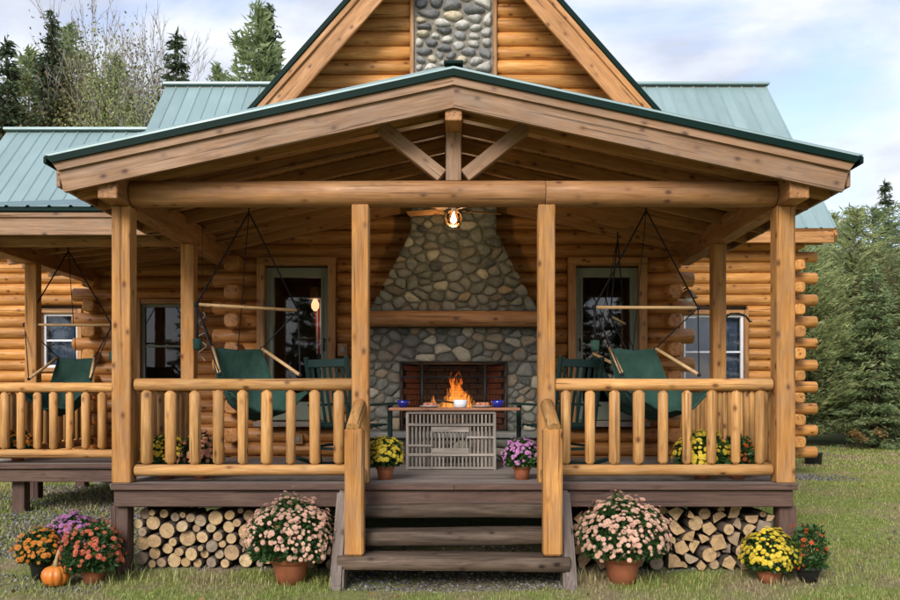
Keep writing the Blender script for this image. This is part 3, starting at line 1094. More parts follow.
stones(fp, [(-1.04, 2.59), (1.04, 2.59), (0.52, 3.58), (0.52, 4.15), (-0.52, 4.15), (-0.52, 3.58)], FY + 0.02, 118, 1.35, 0.0065, 'stone_dim', rs, 0.034, 1)
log('mantel', (-1.2, FY - 0.13, 2.495), (1.2, FY - 0.13, 2.495), 0.115, 'beam_log', fp, flat=0.78, cham=0.02, seed=3)
box('hearth_slab', (0, FY - 0.24, 1.115), (2.30, 0.5, 0.065), 'hearth', fp, 0.01)
ob('hearth_base', boxes_mesh('hearth_base', [(-1.1, 1.1, FY - 0.42, FY - 0.03, DECK + 0.002, 1.081)], ('mortar_dark',)), None, fp)
rs = random.Random(5)
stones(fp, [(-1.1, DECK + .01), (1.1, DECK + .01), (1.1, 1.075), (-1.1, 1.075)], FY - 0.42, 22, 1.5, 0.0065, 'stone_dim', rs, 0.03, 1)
# firebox: splayed brick cheeks, each brick built
fbx = ob('firebox', pydata('firebox', [(-0.63, 3.0, 1.15), (0.63, 3.0, 1.15), (0.46, 3.62, 1.15), (-0.46, 3.62, 1.15),
                                      (-0.63, 3.0, 1.99), (0.63, 3.0, 1.99), (0.46, 3.62, 1.99), (-0.46, 3.62, 1.99)],
                           [(0, 3, 7, 4), (1, 5, 6, 2), (3, 2, 6, 7), (4, 7, 6, 5), (0, 1, 2, 3)], False, ('soot',)), None, fp)
bm_ = boxm(0.2, 0.03, 0.062, 'firebrick', 0.004)
bm_b = boxm(0.2, 0.03, 0.062, 'soot', 0.004)
for sx in (-1, 1):
    p0, p1 = Vector((sx * 0.628, 2.92, 0)), Vector((sx * 0.46, 3.6, 0))
    d = (p1 - p0).normalized()
    for r_ in range(11):
        for i in range(4):
            t = 0.02 + i * 0.212 + (0.1 if r_ % 2 else 0)
            if t > 0.6:
                continue
            c = p0 + d * (t + 0.1)
            ob('brick', bm_, T(c.x - sx * 0.012, c.y, 1.19 + r_ * 0.073) @ RZ(math.atan2(d.y, d.x)), fbx)
for r_ in range(11):
    for i in range(5):
        x = -0.43 + i * 0.212 + (0.1 if r_ % 2 else 0)
        if abs(x) > 0.40:
            continue
        ob('brick', bm_b, T(x, 3.60, 1.19 + r_ * 0.073), fbx)

fire = thing('fire', 'log fire with tall orange flames burning in the stone fireplace', 'fire', T(0.02, 3.28, 1.16))
for i, (x, y, a, r_) in enumerate(((0.0, 3.14, 4, 0.075), (-0.05, 3.38, -10, 0.07), (0.08, 3.2, 12, 0.065))):
    dx, dy = 0.3 * math.cos(R(a)), 0.3 * math.sin(R(a))
    log('burning_log', (x - dx, y - dy, 1.23 + 0.11 * (i == 2)), (x + dx, y + dy, 1.23 + 0.10 * (i == 2)), r_, 'soot', fire, seg=10)
def flame_mesh(h, r, seed):
    rr = random.Random(seed)
    ph = rr.uniform(0, 6)
    V, F, seg, n = [], [], 10, 9
    for i in range(n):
        t = i / (n - 1)
        q_ = r * (math.sin(math.pi * min(1, t * 0.9 + 0.18)) ** 0.8) * (1 - t) ** 0.35 + 0.002
        ox = (0.05 * h * math.sin(t * 4.5 + ph) + 0.03 * h * math.sin(t * 9 + ph * 2)) * t * 2
        for k in range(seg):
            a = 2 * math.pi * k / seg
            V.append((q_ * math.cos(a) * (1 + 0.2 * math.sin(3 * a + ph)) + ox, q_ * math.sin(a) * 0.6, t * h))
    for i in range(n - 1):
        for k in range(seg):
            F.append((i * seg + k, i * seg + (k + 1) % seg, (i + 1) * seg + (k + 1) % seg, (i + 1) * seg + k))
    return pydata('flame', V, F, True, ('flame',))
rf = random.Random(77)
fl_spots = [(0.03 + rf.gauss(0, 0.03), 3.40, rf.uniform(0.55, 0.80), rf.uniform(0.04, 0.065)) for _ in range(8)]
fl_spots += [(rf.gauss(-0.03, 0.10), rf.uniform(3.24, 3.38), rf.uniform(0.18, 0.46), rf.uniform(0.035, 0.065)) for _ in range(20)]
for i, (x, y, h, r_) in enumerate(fl_spots):
    ob('flame', flame_mesh(h * 0.80, r_, i), T(x, y, 1.34), fire)
fl = bpy.data.lights.new('fire_glow', 'POINT')
fl.energy = 2.0
fl.color = (1.0, 0.42, 0.12)
fl.shadow_soft_size = 0.12
flo = bpy.data.objects.new('fire_glow', fl)
COL.objects.link(flo)
place(flo, T(0.0, 3.08, 1.55), fire)

screen = thing('fire_screen', 'black three-panel wire mesh screen standing in front of the fire', 'fire screen', T(0, FY - 0.05, 1.15))
for (a, b) in (((-0.64, FY - 0.08), (-0.385, FY - 0.065)), ((-0.375, FY - 0.065), (0.375, FY - 0.065)), ((0.385, FY - 0.065), (0.64, FY - 0.08))):
    V, F = [], []
    z0, z1 = 1.152, 1.99
    for pts in (((a[0], a[1], z0), (a[0], a[1], z1)), ((b[0], b[1], z0), (b[0], b[1], z1)), ((a[0], a[1], z1 - .01), (b[0], b[1], z1 - .01)), ((a[0], a[1], z0 + .012), (b[0], b[1], z0 + .012)), ((a[0], a[1], 1.80), (b[0], b[1], 1.80))):
        tube_geo(pts, 0.011, 6, V, F)
    pan = ob('screen_panel', pydata('screen_panel', V, F, True, ('black_metal',)), None, screen)
    V, F = [], []
    nx_ = int((b[0] - a[0]) / 0.035)
    for i in range(1, nx_):
        t = i / nx_
        x, y = a[0] + (b[0] - a[0]) * t, a[1] + (b[1] - a[1]) * t
        tube_geo(((x, y, z0), (x, y, z1)), 0.0016, 3, V, F)
    for j in range(1, 24):
        z = z0 + j * 0.035
        tube_geo(((a[0], a[1], z), (b[0], b[1], z)), 0.0014, 3, V, F)
    ob('wire_mesh', pydata('wire_mesh', V, F, False, ('black_metal',)), None, pan)

# ------------------------------------------------------------------ front porch
porch = thing('front_porch', 'covered front porch with timber posts, log beam and low gable roof', 'porch', T(0, 0, 0.0))
# deck
nb = 24
for i in range(nb):
    y = -0.06 + i * 0.1395
    box('deck_board', (0, y, DECK - 0.0175), (5.93, 0.134, 0.035), 'deck', porch, 0.004)
ob('joist_frame', boxes_mesh('joist_frame', [(-2.9, 2.9, 0.0 + k * 0.6, 0.05 + k * 0.6, 0.60, 0.772) for k in range(1, 6)], ('skirt',)), None, porch)
box('nosing', (-1.47, -0.148, 0.785), (2.95, 0.036, 0.055), 'skirt', porch)
box('nosing', (1.48, -0.148, 0.785), (2.95, 0.036, 0.055), 'skirt', porch)
box('skirt_board', (-1.9, -0.105, 0.682), (2.06, 0.045, 0.145), 'skirt', porch)
box('skirt_board', (0.0, -0.105, 0.682), (1.735, 0.045, 0.145), 'skirt', porch)
box('skirt_board', (1.9, -0.105, 0.682), (2.06, 0.045, 0.145), 'skirt', porch)
for sx in (-1, 1):
    box('skirt_board', (sx * 2.915, 1.6, 0.682), (0.045, 3.36, 0.145), 'skirt', porch)
    box('support_post', (sx * 2.905, 0.0, 0.29), (0.15, 0.15, 0.64), 'skirt', porch)
    box('support_post', (sx * 2.86, 1.8, 0.38), (0.14, 0.14, 0.46), 'skirt', porch)
    box('support_post', (sx * 0.95, 0.35, 0.29), (0.14, 0.14, 0.64), 'skirt', porch)
    # posts
    box('post', (sx * 2.888, 0, (DECK + 3.22) / 2), (0.162, 0.162, 3.22 - DECK), 'post', porch, 0.008)
    box('post', (sx * 0.812, 0, (DECK + 3.235) / 2), (0.147, 0.147, 3.235 - DECK), 'post', porch, 0.008)
    box('post', (sx * 2.875, 1.8, (DECK + 3.22) / 2), (0.142, 0.142, 3.22 - DECK), 'post', porch, 0.008)
    # side plate, its end carrying the fascia
    beam('plate_beam', (sx * 2.90, -0.34, 3.345), (sx * 2.90, 3.30, 3.345), 0.165, 0.245, 'beam', porch, 0.008)
log('front_beam', (-2.81, 0.0, 3.338), (0.797, 0.0, 3.338), 0.117, 'beam_log', porch, flat=0.93, cham=0.004, wob=0.012, seg=20, seed=1)
log('front_beam', (0.801, 0.0, 3.338), (2.81, 0.0, 3.338), 0.117, 'beam_log', porch, flat=0.93, cham=0.004, wob=0.012, seg=20, seed=2)
# truss
SL = 0.217
box('king_post', (0, 0.0, 3.655), (0.135, 0.13, 0.43), 'fascia', porch)
beam('ridge_beam', (0, -0.37, 3.985), (0, 3.30, 3.985), 0.14, 0.24, 'beam', porch)
for sx in (-1, 1):
    beam('strut', (sx * 0.10, 0.0, 3.49), (sx * 0.635, 0.0, 3.92), 0.11, 0.12, 'fascia', porch)
# rafters
def rz(x, off):
    return off - SL * abs(x)
for k, y in enumerate((-0.30, 0.0, 0.42, 0.98, 1.54, 2.10, 2.66, 3.20)):
    for sx in (-1, 1):
        beam('rafter', (sx * 0.075, y, rz(0.075, 4.065)), (sx * 3.29, y, rz(3.29, 4.065)), 0.055 if y != 0.0 else 0.1, 0.13, 'beam', porch, 0.004)
# ceiling boards on the rafters
ca = math.atan(SL)
for sx in (-1, 1):
    for i in range(24):
        u = 0.07 + i * 0.141
        x = sx * u * math.cos(ca)
        o = box('ceiling_board', (x, 1.45, 4.147 - u * math.sin(ca)), (0.139, 3.65, 0.02), 'ceil', porch, 0.004, rot=RY(sx * ca))
# fascia, trim, drip edge, steel
for sx in (-1, 1):
    def fb(nm, y, zlo, zhi, xe, mt_, t=0.035, x0=0.0):
        c = (zlo + zhi) / 2
        V = [(x0 * sx, y, zlo), (x0 * sx, y, zhi), (sx * xe, y, zhi - SL * xe), (sx * (xe - 0.05), y, zlo - SL * (xe - 0.05))]
        V += [(a, b + t, c_) for a, b, c_ in V]
        F = [(0, 1, 2, 3), (7, 6, 5, 4), (0, 4, 5, 1), (1, 5, 6, 2), (2, 6, 7, 3), (3, 7, 4, 0)]
        if sx < 0:
            F = [tuple(reversed(f)) for f in F]
        me = pydata(nm, V, F, False, (mt_,))
        # tilt frame to the slope so the grain follows the board
        mid = Vector((sx * xe / 2, y, c - SL * xe / 2))
        mw = T(*mid) @ RY(sx * ca)
        me.transform(mw.inverted())
        ob(nm, me, mw, porch)
    fb('fascia_board', -0.40, 3.965, 4.165, 3.285, 'fascia', 0.04)
    fb('fascia_trim', -0.43, 4.145, 4.222, 3.325, 'fascia', 0.029)
    fb('edge_strip', -0.455, 4.212, 4.268, 3.365, 'edge_green', 0.025)
    fb('drip_edge', -0.458, 4.2685, 4.286, 3.38, 'roof', 0.025)
    roof_plane(porch, (0, 4.295), (sx * 3.385, 4.295 - SL * 3.385), 'y', -0.43, 3.30, thick=0.04, slabmat='edge_green')
    beam('eave_board', (sx * 3.305, -0.35, 3.40), (sx * 3.305, 3.28, 3.40), 0.035, 0.17, 'fascia', porch)
    beam('edge_strip', (sx * 3.37, -0.45, 3.515), (sx * 3.37, 3.28, 3.515), 0.03, 0.06, 'edge_green', porch)
beam('ridge_cap', (0, -0.475, 4.315), (0, 3.30, 4.315), 0.16, 0.03, 'edge_green', porch)

# ------------------------------------------------------------------ side porch
PX = -5.26
sp = thing('side_porch', 'set-back side porch with square posts and low shed roof', 'porch', T(-4.1, 2.2, 0.28))
for i in range(20):
    box('deck_board', (-4.18, 2.13 + i * 0.1395, DECK - 0.0175), (2.44, 0.134, 0.035), 'deck', sp, 0.004)
box('nosing', (-4.2, 2.045, 0.785), (2.55, 0.036, 0.055), 'skirt', sp)
box('skirt_board', (-4.2, 2.09, 0.682), (2.5, 0.045, 0.145), 'skirt', sp)
for y in (2.25, 3.25, 4.6):
    box('support_post', (-4.93 if y < 3 else PX, y, 0.4), (0.14, 0.14, 0.42), 'skirt', sp)
for y in (2.2, 3.2):
    box('post', (PX, y, (DECK + 3.22) / 2), (0.145, 0.145, 3.22 - DECK), 'post', sp, 0.008)
beam('plate_beam', (PX, 2.0, 3.335), (PX, 4.93, 3.335), 0.165, 0.23, 'beam', sp)
log('front_beam', (PX - 0.3, 2.2, 3.36), (-2.99, 2.2, 3.36), 0.10, 'beam_log', sp, flat=0.93, cham=0.004, seed=4)
for k in range(7):
    y = 2.62 + k * 0.37
    beam('rafter', (-5.85, y, 3.36), (-3.0, y, 3.36 + 0.11 * 2.85), 0.055, 0.12, 'beam', sp, 0.004)
for k in range(20):
    u = k * 0.145
    box('ceiling_board', (-5.80 + u, 3.73, 3.445 + 0.11 * u), (0.143, 2.36, 0.02), 'ceil', sp, 0.004, rot=RY(-math.atan(0.11)))
beam('fascia_board', (-5.9, 1.80, 3.415), (-3.02, 1.80, 3.415), 0.04, 0.19, 'fascia', sp)
beam('fascia_trim', (-5.95, 1.775, 3.538), (-3.02, 1.775, 3.538), 0.04, 0.062, 'fascia', sp)
beam('edge_strip', (-5.97, 1.745, 3.588), (-3.02, 1.745, 3.588), 0.03, 0.04, 'edge_green', sp)
roof_plane(sp, (6.95, 4.91), (1.74, 3.62), 'x', -5.97, -2.95, thick=0.06, slabmat='edge_green')

# ------------------------------------------------------------------ railings
_bal = [logm(0.66, 0.047, 'rail', seed=s, cham=0.028, wob=0.05, seg=12, tenon=1.1) for s in range(5)]
def railing(label, p0, p1, n, group='log railings round the decks', start=None, step=None):
    p0, p1 = Vector(p0), Vector(p1)
    d = (p1 - p0)
    r = thing('porch_railing', label, 'railing', T(*((p0 + p1) / 2)) , group)
    up = lambda p, z: (p.x, p.y, z)
    log('top_rail', up(p0, 1.668), up(p1, 1.668), 0.054, 'rail', r, cham=0.006, wob=0.03, seed=random.randint(0, 9), roll=random.uniform(0, 6))
    log('bottom_rail', up(p0, 0.918), up(p1, 0.918), 0.05, 'rail', r, cham=0.006, wob=0.03, seed=random.randint(0, 9), roll=random.uniform(0, 6))
    for i in range(n):
        t = (i + 0.5) / n if start is None else (start + i * step) / d.length
        p = p0 + d * t
        sc = random.uniform(0.9, 1.12)
        ob('baluster', random.choice(_bal), T(p.x, p.y, 1.292) @ RY(R(90)) @ RX(random.uniform(0, 6.28)) @ Matrix.Diagonal((random.uniform(.985, 1.01), sc, sc, 1)), r)
    return r
railing('log railing along the porch front, between corner post and steps, beside the round firewood', (-2.79, 0, DECK), (-0.885, 0, DECK), 9, start=0.10, step=0.2105)
railing('log railing along the porch front, above the split firewood', (0.885, 0, DECK), (2.79, 0, DECK), 9, start=0.10, step=0.2125)
railing('short log railing on the porch end facing the set-back side deck', (-2.87, 0.09, DECK), (-2.87, 1.72, DECK), 10)
railing('log railing on the lawn end of the porch, from corner post to middle post', (2.87, 0.09, DECK), (2.87, 1.72, DECK), 10)
railing('log railing on the lawn end of the porch, from middle post to wall', (2.87, 1.88, DECK), (2.87, 3.26, DECK), 8)
railing('log railing along the front of the set-back side deck', (PX + 0.08, 2.2, DECK), (-2.98, 2.2, DECK), 12)
railing('log railing down the outer end of the side deck', (PX, 2.28, DECK), (PX, 3.12, DECK), 5)
railing('log railing at the rear outer end of the side deck', (PX, 3.28, DECK), (PX, 4.9, DECK), 9)

# ------------------------------------------------------------------ steps
st = thing('porch_steps', 'weathered half-log steps with two newel posts leading up to the porch', 'steps', T(0, -0.45, 0))
for i, (y, z, x0, x1) in enumerate(((-0.10, 0.580, -0.90, 0.90), (-0.285, 0.385, -0.92, 0.94), (-0.475, 0.203, -0.945, 0.945))):
    log('tread', (x0, y + 0.02, z), (x1, y + 0.02, z), 0.145, 'tread', st, flat=0.40, cham=0.012, wob=0.085, seg=18, seed=i)
    log('tread', (x0 + 0.05, y + 0.02 + 0.0, z - 0.115), (x1 - 0.05, y + 0.03, z - 0.115), 0.02, 'tread', st) if False else None
for sx in (-1, 1):
    V = [(-0.132, 0.75), (-0.20, 0.76), (-0.26, 0.68), (-0.61, 0.14), (-0.64, 0.03), (-0.64, -0.05), (-0.42, -0.05), (-0.132, 0.42)]
    n = len(V)
    P = [(0.0, a, b) for a, b in V] + [(0.11, a, b) for a, b in V]
    F = [tuple(range(n)), tuple(reversed(range(n, 2 * n)))] + [(i, i + n, (i + 1) % n + n, (i + 1) % n) for i in range(n)]
    me = pydata('stringer', P, F, False, ('stringer',))
    bm = bmesh.new()
    bm.from_mesh(me)
    bmesh.ops.recalc_face_normals(bm, faces=bm.faces)
    bmesh.ops.bevel(bm, geom=list(bm.edges), offset=0.02, segments=2, affect='EDGES')
    bm.to_mesh(me)
    bm.free()
    fr = along((0, -0.2, 0.7), (0, -0.62, 0.05))
    me.transform(fr.inverted())
    ob('stringer', me, T(-0.995 if sx < 0 else 0.885, 0, 0) @ fr, st)
    box('newel_post', (sx * 0.808, -0.50, 0.785), (0.155, 0.15, 1.042), 'post', st, 0.018)
    log('handrail', (sx * 0.815, -0.575, 1.305), (sx * 0.815, -0.04, 1.50), 0.056, 'rail', st, cham=0.012)
    log('lower_rail', (sx * 0.80, -0.47, 0.70), (sx * 0.80, -0.04, 0.92), 0.048, 'rail', st, cham=0.01)

# ------------------------------------------------------------------ ceiling fan with lit lamp
fan = thing('ceiling_fan', 'wooden-bladed ceiling fan with lit caged globe lamp under the porch ridge', 'ceiling fan', T(0, 1.9, 3.5))
tube('rod', [(0, 1.9, 3.87), (0, 1.9, 3.72)], 0.014, 'black_metal', fan, 8)
lathe('motor', [(0.03, 3.73), (0.09, 3.72), (0.115, 3.69), (0.115, 3.645), (0.08, 3.62), (0.05, 3.61)], 'black_metal', T(0, 1.9, 0), fan, 20)
for k in range(5):
    a = R(72 * k + 90 - 72)
    bl = ob('blade', boxm(0.42, 0.12, 0.01, 'trim', 0.004), T(0, 1.9, 3.612) @ RZ(a) @ T(0.33, 0, 0) @ RX(R(16)), fan)
lathe('bulb', [(0.008, -0.045), (0.026, -0.03), (0.033, -0.008), (0.026, 0.02), (0.014, 0.045), (0.012, 0.06)], 'bulb', T(0, 1.9, 3.515), fan, 12)
lathe('globe', [(0.02, -0.088), (0.06, -0.067), (0.084, -0.03), (0.088, 0.0), (0.082, 0.035), (0.058, 0.07), (0.04, 0.085)], 'lamp_glass', T(0, 1.9, 3.525), fan, 20, cap=False)
V, F = [], []
for k in range(6):
    a = math.pi * k / 6
    tube_geo([(0.091 * math.cos(t) * math.cos(a), 1.9 + 0.091 * math.cos(t) * math.sin(a), 3.525 + 0.091 * math.sin(t)) for t in np.linspace(-math.pi, math.pi, 19)], 0.0028, 4, V, F)
tube_geo([(0.092 * math.cos(t), 1.9 + 0.092 * math.sin(t), 3.525) for t in np.linspace(0, 2 * math.pi, 25)], 0.003, 4, V, F)
ob('cage', pydata('cage', V, F, True, ('copper',)), None, fan)
pl = bpy.data.lights.new('fan_lamp', 'POINT')
pl.energy = 6
pl.color = (1.0, 0.70, 0.42)
pl.shadow_soft_size = 0.04
plo = bpy.data.objects.new('fan_lamp', pl)
COL.objects.link(plo)
place(plo, T(0, 1.9, 3.41), fan)

# lantern and striped cloth inside the glass door
ln = thing('hanging_lantern', 'lit copper lantern hanging inside the glass door', 'lantern', T(-1.86, 4.0, 2.8))
lathe('lamp_shade', [(0.05, 3.04), (0.075, 3.02), (0.08, 2.90), (0.10, 2.88)], 'copper', T(-1.86, 4.0, 0), ln, 18)
lathe('bulb', [(0.02, 2.72), (0.05, 2.76), (0.055, 2.81), (0.035, 2.86), (0.025, 2.88)], 'amber_bulb', T(-1.86, 4.0, 0), ln, 14)
tube('chain', [(-1.86, 4.0, 3.76), (-1.86, 4.0, 3.04)], 0.006, 'black_metal', ln)
pl2 = bpy.data.lights.new('lantern_lamp', 'POINT')
pl2.energy = 0.7
pl2.color = (1.0, 0.68, 0.38)
pl2.shadow_soft_size = 0.05
plo2 = bpy.data.objects.new('lantern_lamp', pl2)
COL.objects.link(plo2)
place(plo2, T(-1.86, 3.92, 2.66), ln)
V, F = [], []
for i in range(9):
    x = -0.075 + 0.15 * i / 8
    V += [(x, 0.02 * math.sin(i * 1.6), 0.0), (x * 0.7, 0.025 * math.sin(i * 1.6 + 1), -0.75)]
F = [(2 * i, 2 * i + 1, 2 * i + 3, 2 * i + 2) for i in range(8)]
me = pydata('flag', V, F, True, ('flag',))
tag(ob('flag', me, T(-1.83, 4.2, 2.90)), 'red and white striped cloth hanging below the lantern in the doorway', 'flag')

# wall boxes beside the doors
def wall_plate(x, z, label, w=0.13, h=0.16, mt_='trim'):
    t = thing('wall_box', label, 'wall box', T(x, GY, z))
    box('back_plate', (x, GY - 0.02, z), (w, 0.03, h), mt_, t)
    box('cover', (x, GY - 0.04, z), (w * 0.45, 0.016, h * 0.5), 'hearth', t)
wall_plate(-1.40, 2.16, 'small wooden box with dark face on the log wall beside the lantern door')
wall_plate(-1.96, 1.03, 'small grey outlet on a wood block under the lantern door', 0.12, 0.13)
wall_plate(2.02, 1.03, 'small grey outlet on a wood block under the plain glass door', 0.12, 0.13)

wl_ = thing('wall_lamp', 'small conical wall lamp with white globe on the log corner near the lawn', 'lamp', T(2.93, 3.16, 2.8))
lathe('lamp_shade', [(0.02, 2.90), (0.05, 2.885), (0.115, 2.80), (0.11, 2.795), (0.04, 2.87)], 'trim', T(2.93, 3.16, 0), wl_, 18)
lathe('globe', [(0.008, 2.74), (0.036, 2.755), (0.046, 2.785), (0.034, 2.82), (0.015, 2.84)], 'white', T(2.93, 3.16, 0), wl_, 14)
tube('bracket', [(2.93, 3.16, 2.89), (2.93, 3.20, 2.93), (2.93, 3.36, 2.93)], 0.012, 'black_metal', wl_, 6)
hk = thing('iron_hook', 'black curved iron hook on the middle post near the wing window', 'hook', T(2.95, 1.8, 2.45))
tube('rod', [(2.94, 1.8, 2.34), (2.95, 1.8, 2.42), (3.01, 1.8, 2.465), (3.10, 1.8, 2.47), (3.18, 1.8, 2.44), (3.225, 1.8, 2.38), (3.245, 1.8, 2.385)], 0.011, 'black_metal', hk, 6)
tube('fixing', [(2.945, 1.8, 2.28), (2.945, 1.8, 2.36)], 0.016, 'black_metal', hk, 6)

# ------------------------------------------------------------------ lattice trap table and what stands on it
tr = thing('lattice_trap', 'grey slatted wooden lobster trap carrying a plank as table', 'trap', T(-0.03, 1.3, DECK))
x0, x1, y0, y1 = -0.475, 0.425, 1.30, 1.72
for i in range(23):
    x = x0 + 0.012 + (x1 - x0 - 0.024) * i / 22
    for y in (y0, y1):
        box('lath', (x, y, 1.11), (0.017, 0.012, 0.59), 'lattice', tr, 0.003)
for z in (0.83, 0.965, 1.275, 1.40):
    for y in (y0 - 0.014, y1 + 0.014):
        box('cross_slat', ((x0 + x1) / 2, y, z), (x1 - x0 + 0.01, 0.014, 0.028), 'lattice', tr, 0.003)
for x in (x0, x1):
    for y in (y0 - 0.004, y1 + 0.004):
        box('corner_stile', (x, y, 1.11), (0.026, 0.03, 0.60), 'lattice', tr, 0.003)
    for k in range(9):
        box('lath', (x, y0 + 0.04 + k * 0.042, 1.11), (0.012, 0.017, 0.59), 'lattice', tr, 0.003)
box('cross_slat', (-0.345, y0 - 0.014, 1.06), (0.26, 0.014, 0.024), 'lattice', tr, 0.003)
box('cross_slat', (0.28, y0 - 0.014, 1.145), (0.28, 0.014, 0.024), 'lattice', tr, 0.003)
box('gate_board', (-0.03, y0 - 0.017, 1.225), (0.38, 0.016, 0.055), 'lattice', tr, 0.003)
box('gate_board', (-0.03, y0 - 0.017, 1.005), (0.38, 0.016, 0.055), 'lattice', tr, 0.003)
tb = thing('table_plank', 'red-brown plank laid over the slatted trap as a tabletop', 'table', T(0.01, 1.5, 1.42))
for k in range(3):
    box('plank', (0.01, 1.32 + k * 0.155, 1.435), (1.35, 0.15, 0.03), 'tabletop', tb, 0.006)
def bowl(x, y, z, r, h, mt_, nm, label, cat, group=None):
    o = lathe(nm, [(r * 0.5, 0), (r * 0.62, 0.006), (r * 0.9, h * 0.5), (r, h), (r * 0.95, h), (r * 0.82, h * 0.45), (r * 0.3, 0.016)], mt_, T(x, y, z))
    return tag(o, label, cat, group)
bowl(-0.52, 1.36, 1.451, 0.066, 0.075, 'bowl_blue', 'bowl', 'cobalt blue bowl at the yellow-mum end of the plank table', 'bowl', 'bowls on the table')
bowl(0.46, 1.36, 1.451, 0.066, 0.075, 'bowl_blue', 'bowl', 'cobalt blue bowl at the purple-mum end of the plank table', 'bowl', 'bowls on the table')
pan = thing('saucepan', 'white enamel pan with dark handle in the middle of the table', 'pan', T(0.07, 1.36, 1.451))
lathe('body', [(0.06, 0), (0.068, 0.01), (0.074, 0.08), (0.07, 0.08), (0.062, 0.02), (0.02, 0.015)], 'bowl_white', T(0.07, 1.36, 1.451), pan)
tube('handle', [(0.0, 1.35, 1.50), (-0.10, 1.33, 1.515), (-0.19, 1.31, 1.53)], 0.011, 'black_metal', pan)
for x, lb in ((-0.24, 'white plate of rolls beside the pan handle'), (0.30, 'white plate of rolls between pan and blue bowl')):
    p = thing('plate', lb, 'plate', T(x, 1.36, 1.451), 'plates on the table')
    lathe('dish', [(0.06, 0), (0.10, 0.012), (0.115, 0.02), (0.10, 0.018), (0.03, 0.008)], 'bowl_white', T(x, 1.36, 1.451), p)
    for k in range(4):
        lathe('roll', [(0.012, 0.0), (0.03, 0.008), (0.032, 0.022), (0.02, 0.036), (0.004, 0.04)], 'food', T(x - 0.045 + 0.03 * k, 1.35 + 0.02 * (k % 2), 1.465), p, 10)

# ------------------------------------------------------------------ rocking chairs
def rocking_chair(label, mw):
    c = thing('rocking_chair', label, 'chair', mw, 'green rocking chairs by the fire')
    W0 = W[c]
    def b(nm, ctr, size, rot=None):
        o = box(nm, ctr, size, 'green_paint', None, 0.006, rot)
        m_ = W[o].copy()
        place(o, W0 @ m_, c)
    def bb(nm, p0, p1, w, h):
        o = beam(nm, p0, p1, w, h, 'green_paint', None, 0.005)
        place(o, W0 @ W[o].copy(), c)
    # local: faces +Y, origin on the floor
    for i in range(6):
        b('seat_slat', (0, -0.20 + i * 0.085, 0.41 + 0.008 * i), (0.52, 0.075, 0.02))
    for sx in (-1, 1):
        bb('back_post', (sx * 0.27, -0.24, 0.05), (sx * 0.27, -0.46, 1.17), 0.04, 0.045)
        bb('front_leg', (sx * 0.29, 0.27, 0.05), (sx * 0.29, 0.27, 0.66), 0.042, 0.042)
        bb('arm', (sx * 0.30, -0.36, 0.66), (sx * 0.30, 0.34, 0.68), 0.09, 0.024)
        V, F = [], []
        tube_geo([(sx * 0.285, y, 0.02 + 0.11 * (y / 0.55) ** 2 * (1 if y > 0 else 1.0) * 0.8) for y in np.linspace(-0.58, 0.46, 12)], 0.022, 8, V, F)
        o = ob('rocker', pydata('rocker', V, F, True, ('green_paint',)), W0, c)
        bb('side_rail', (sx * 0.285, -0.28, 0.22), (sx * 0.285, 0.27, 0.24), 0.022, 0.03)
    bb('top_rail', (-0.25, -0.452, 1.10), (0.25, -0.452, 1.10), 0.026, 0.085)
    bb('lower_back_rail', (-0.25, -0.315, 0.46), (0.25, -0.315, 0.46), 0.026, 0.05)
    for i in range(6):
        x = -0.2 + i * 0.08
        bb('back_slat', (x, -0.32, 0.47), (x, -0.448, 1.08), 0.038, 0.014)
    bb('stretcher', (-0.27, 0.27, 0.2), (0.27, 0.27, 0.2), 0.025, 0.03)
    bb('stretcher', (-0.27, -0.27, 0.2), (0.27, -0.27, 0.2), 0.025, 0.03)
rocking_chair('dark green rocking chair on the lantern-door side of the fireplace', T(-1.08, 1.75, DECK) @ RZ(R(-32)))
rocking_chair('dark green rocking chair on the purple-mum side of the fireplace', T(1.10, 1.75, DECK) @ RZ(R(30)))

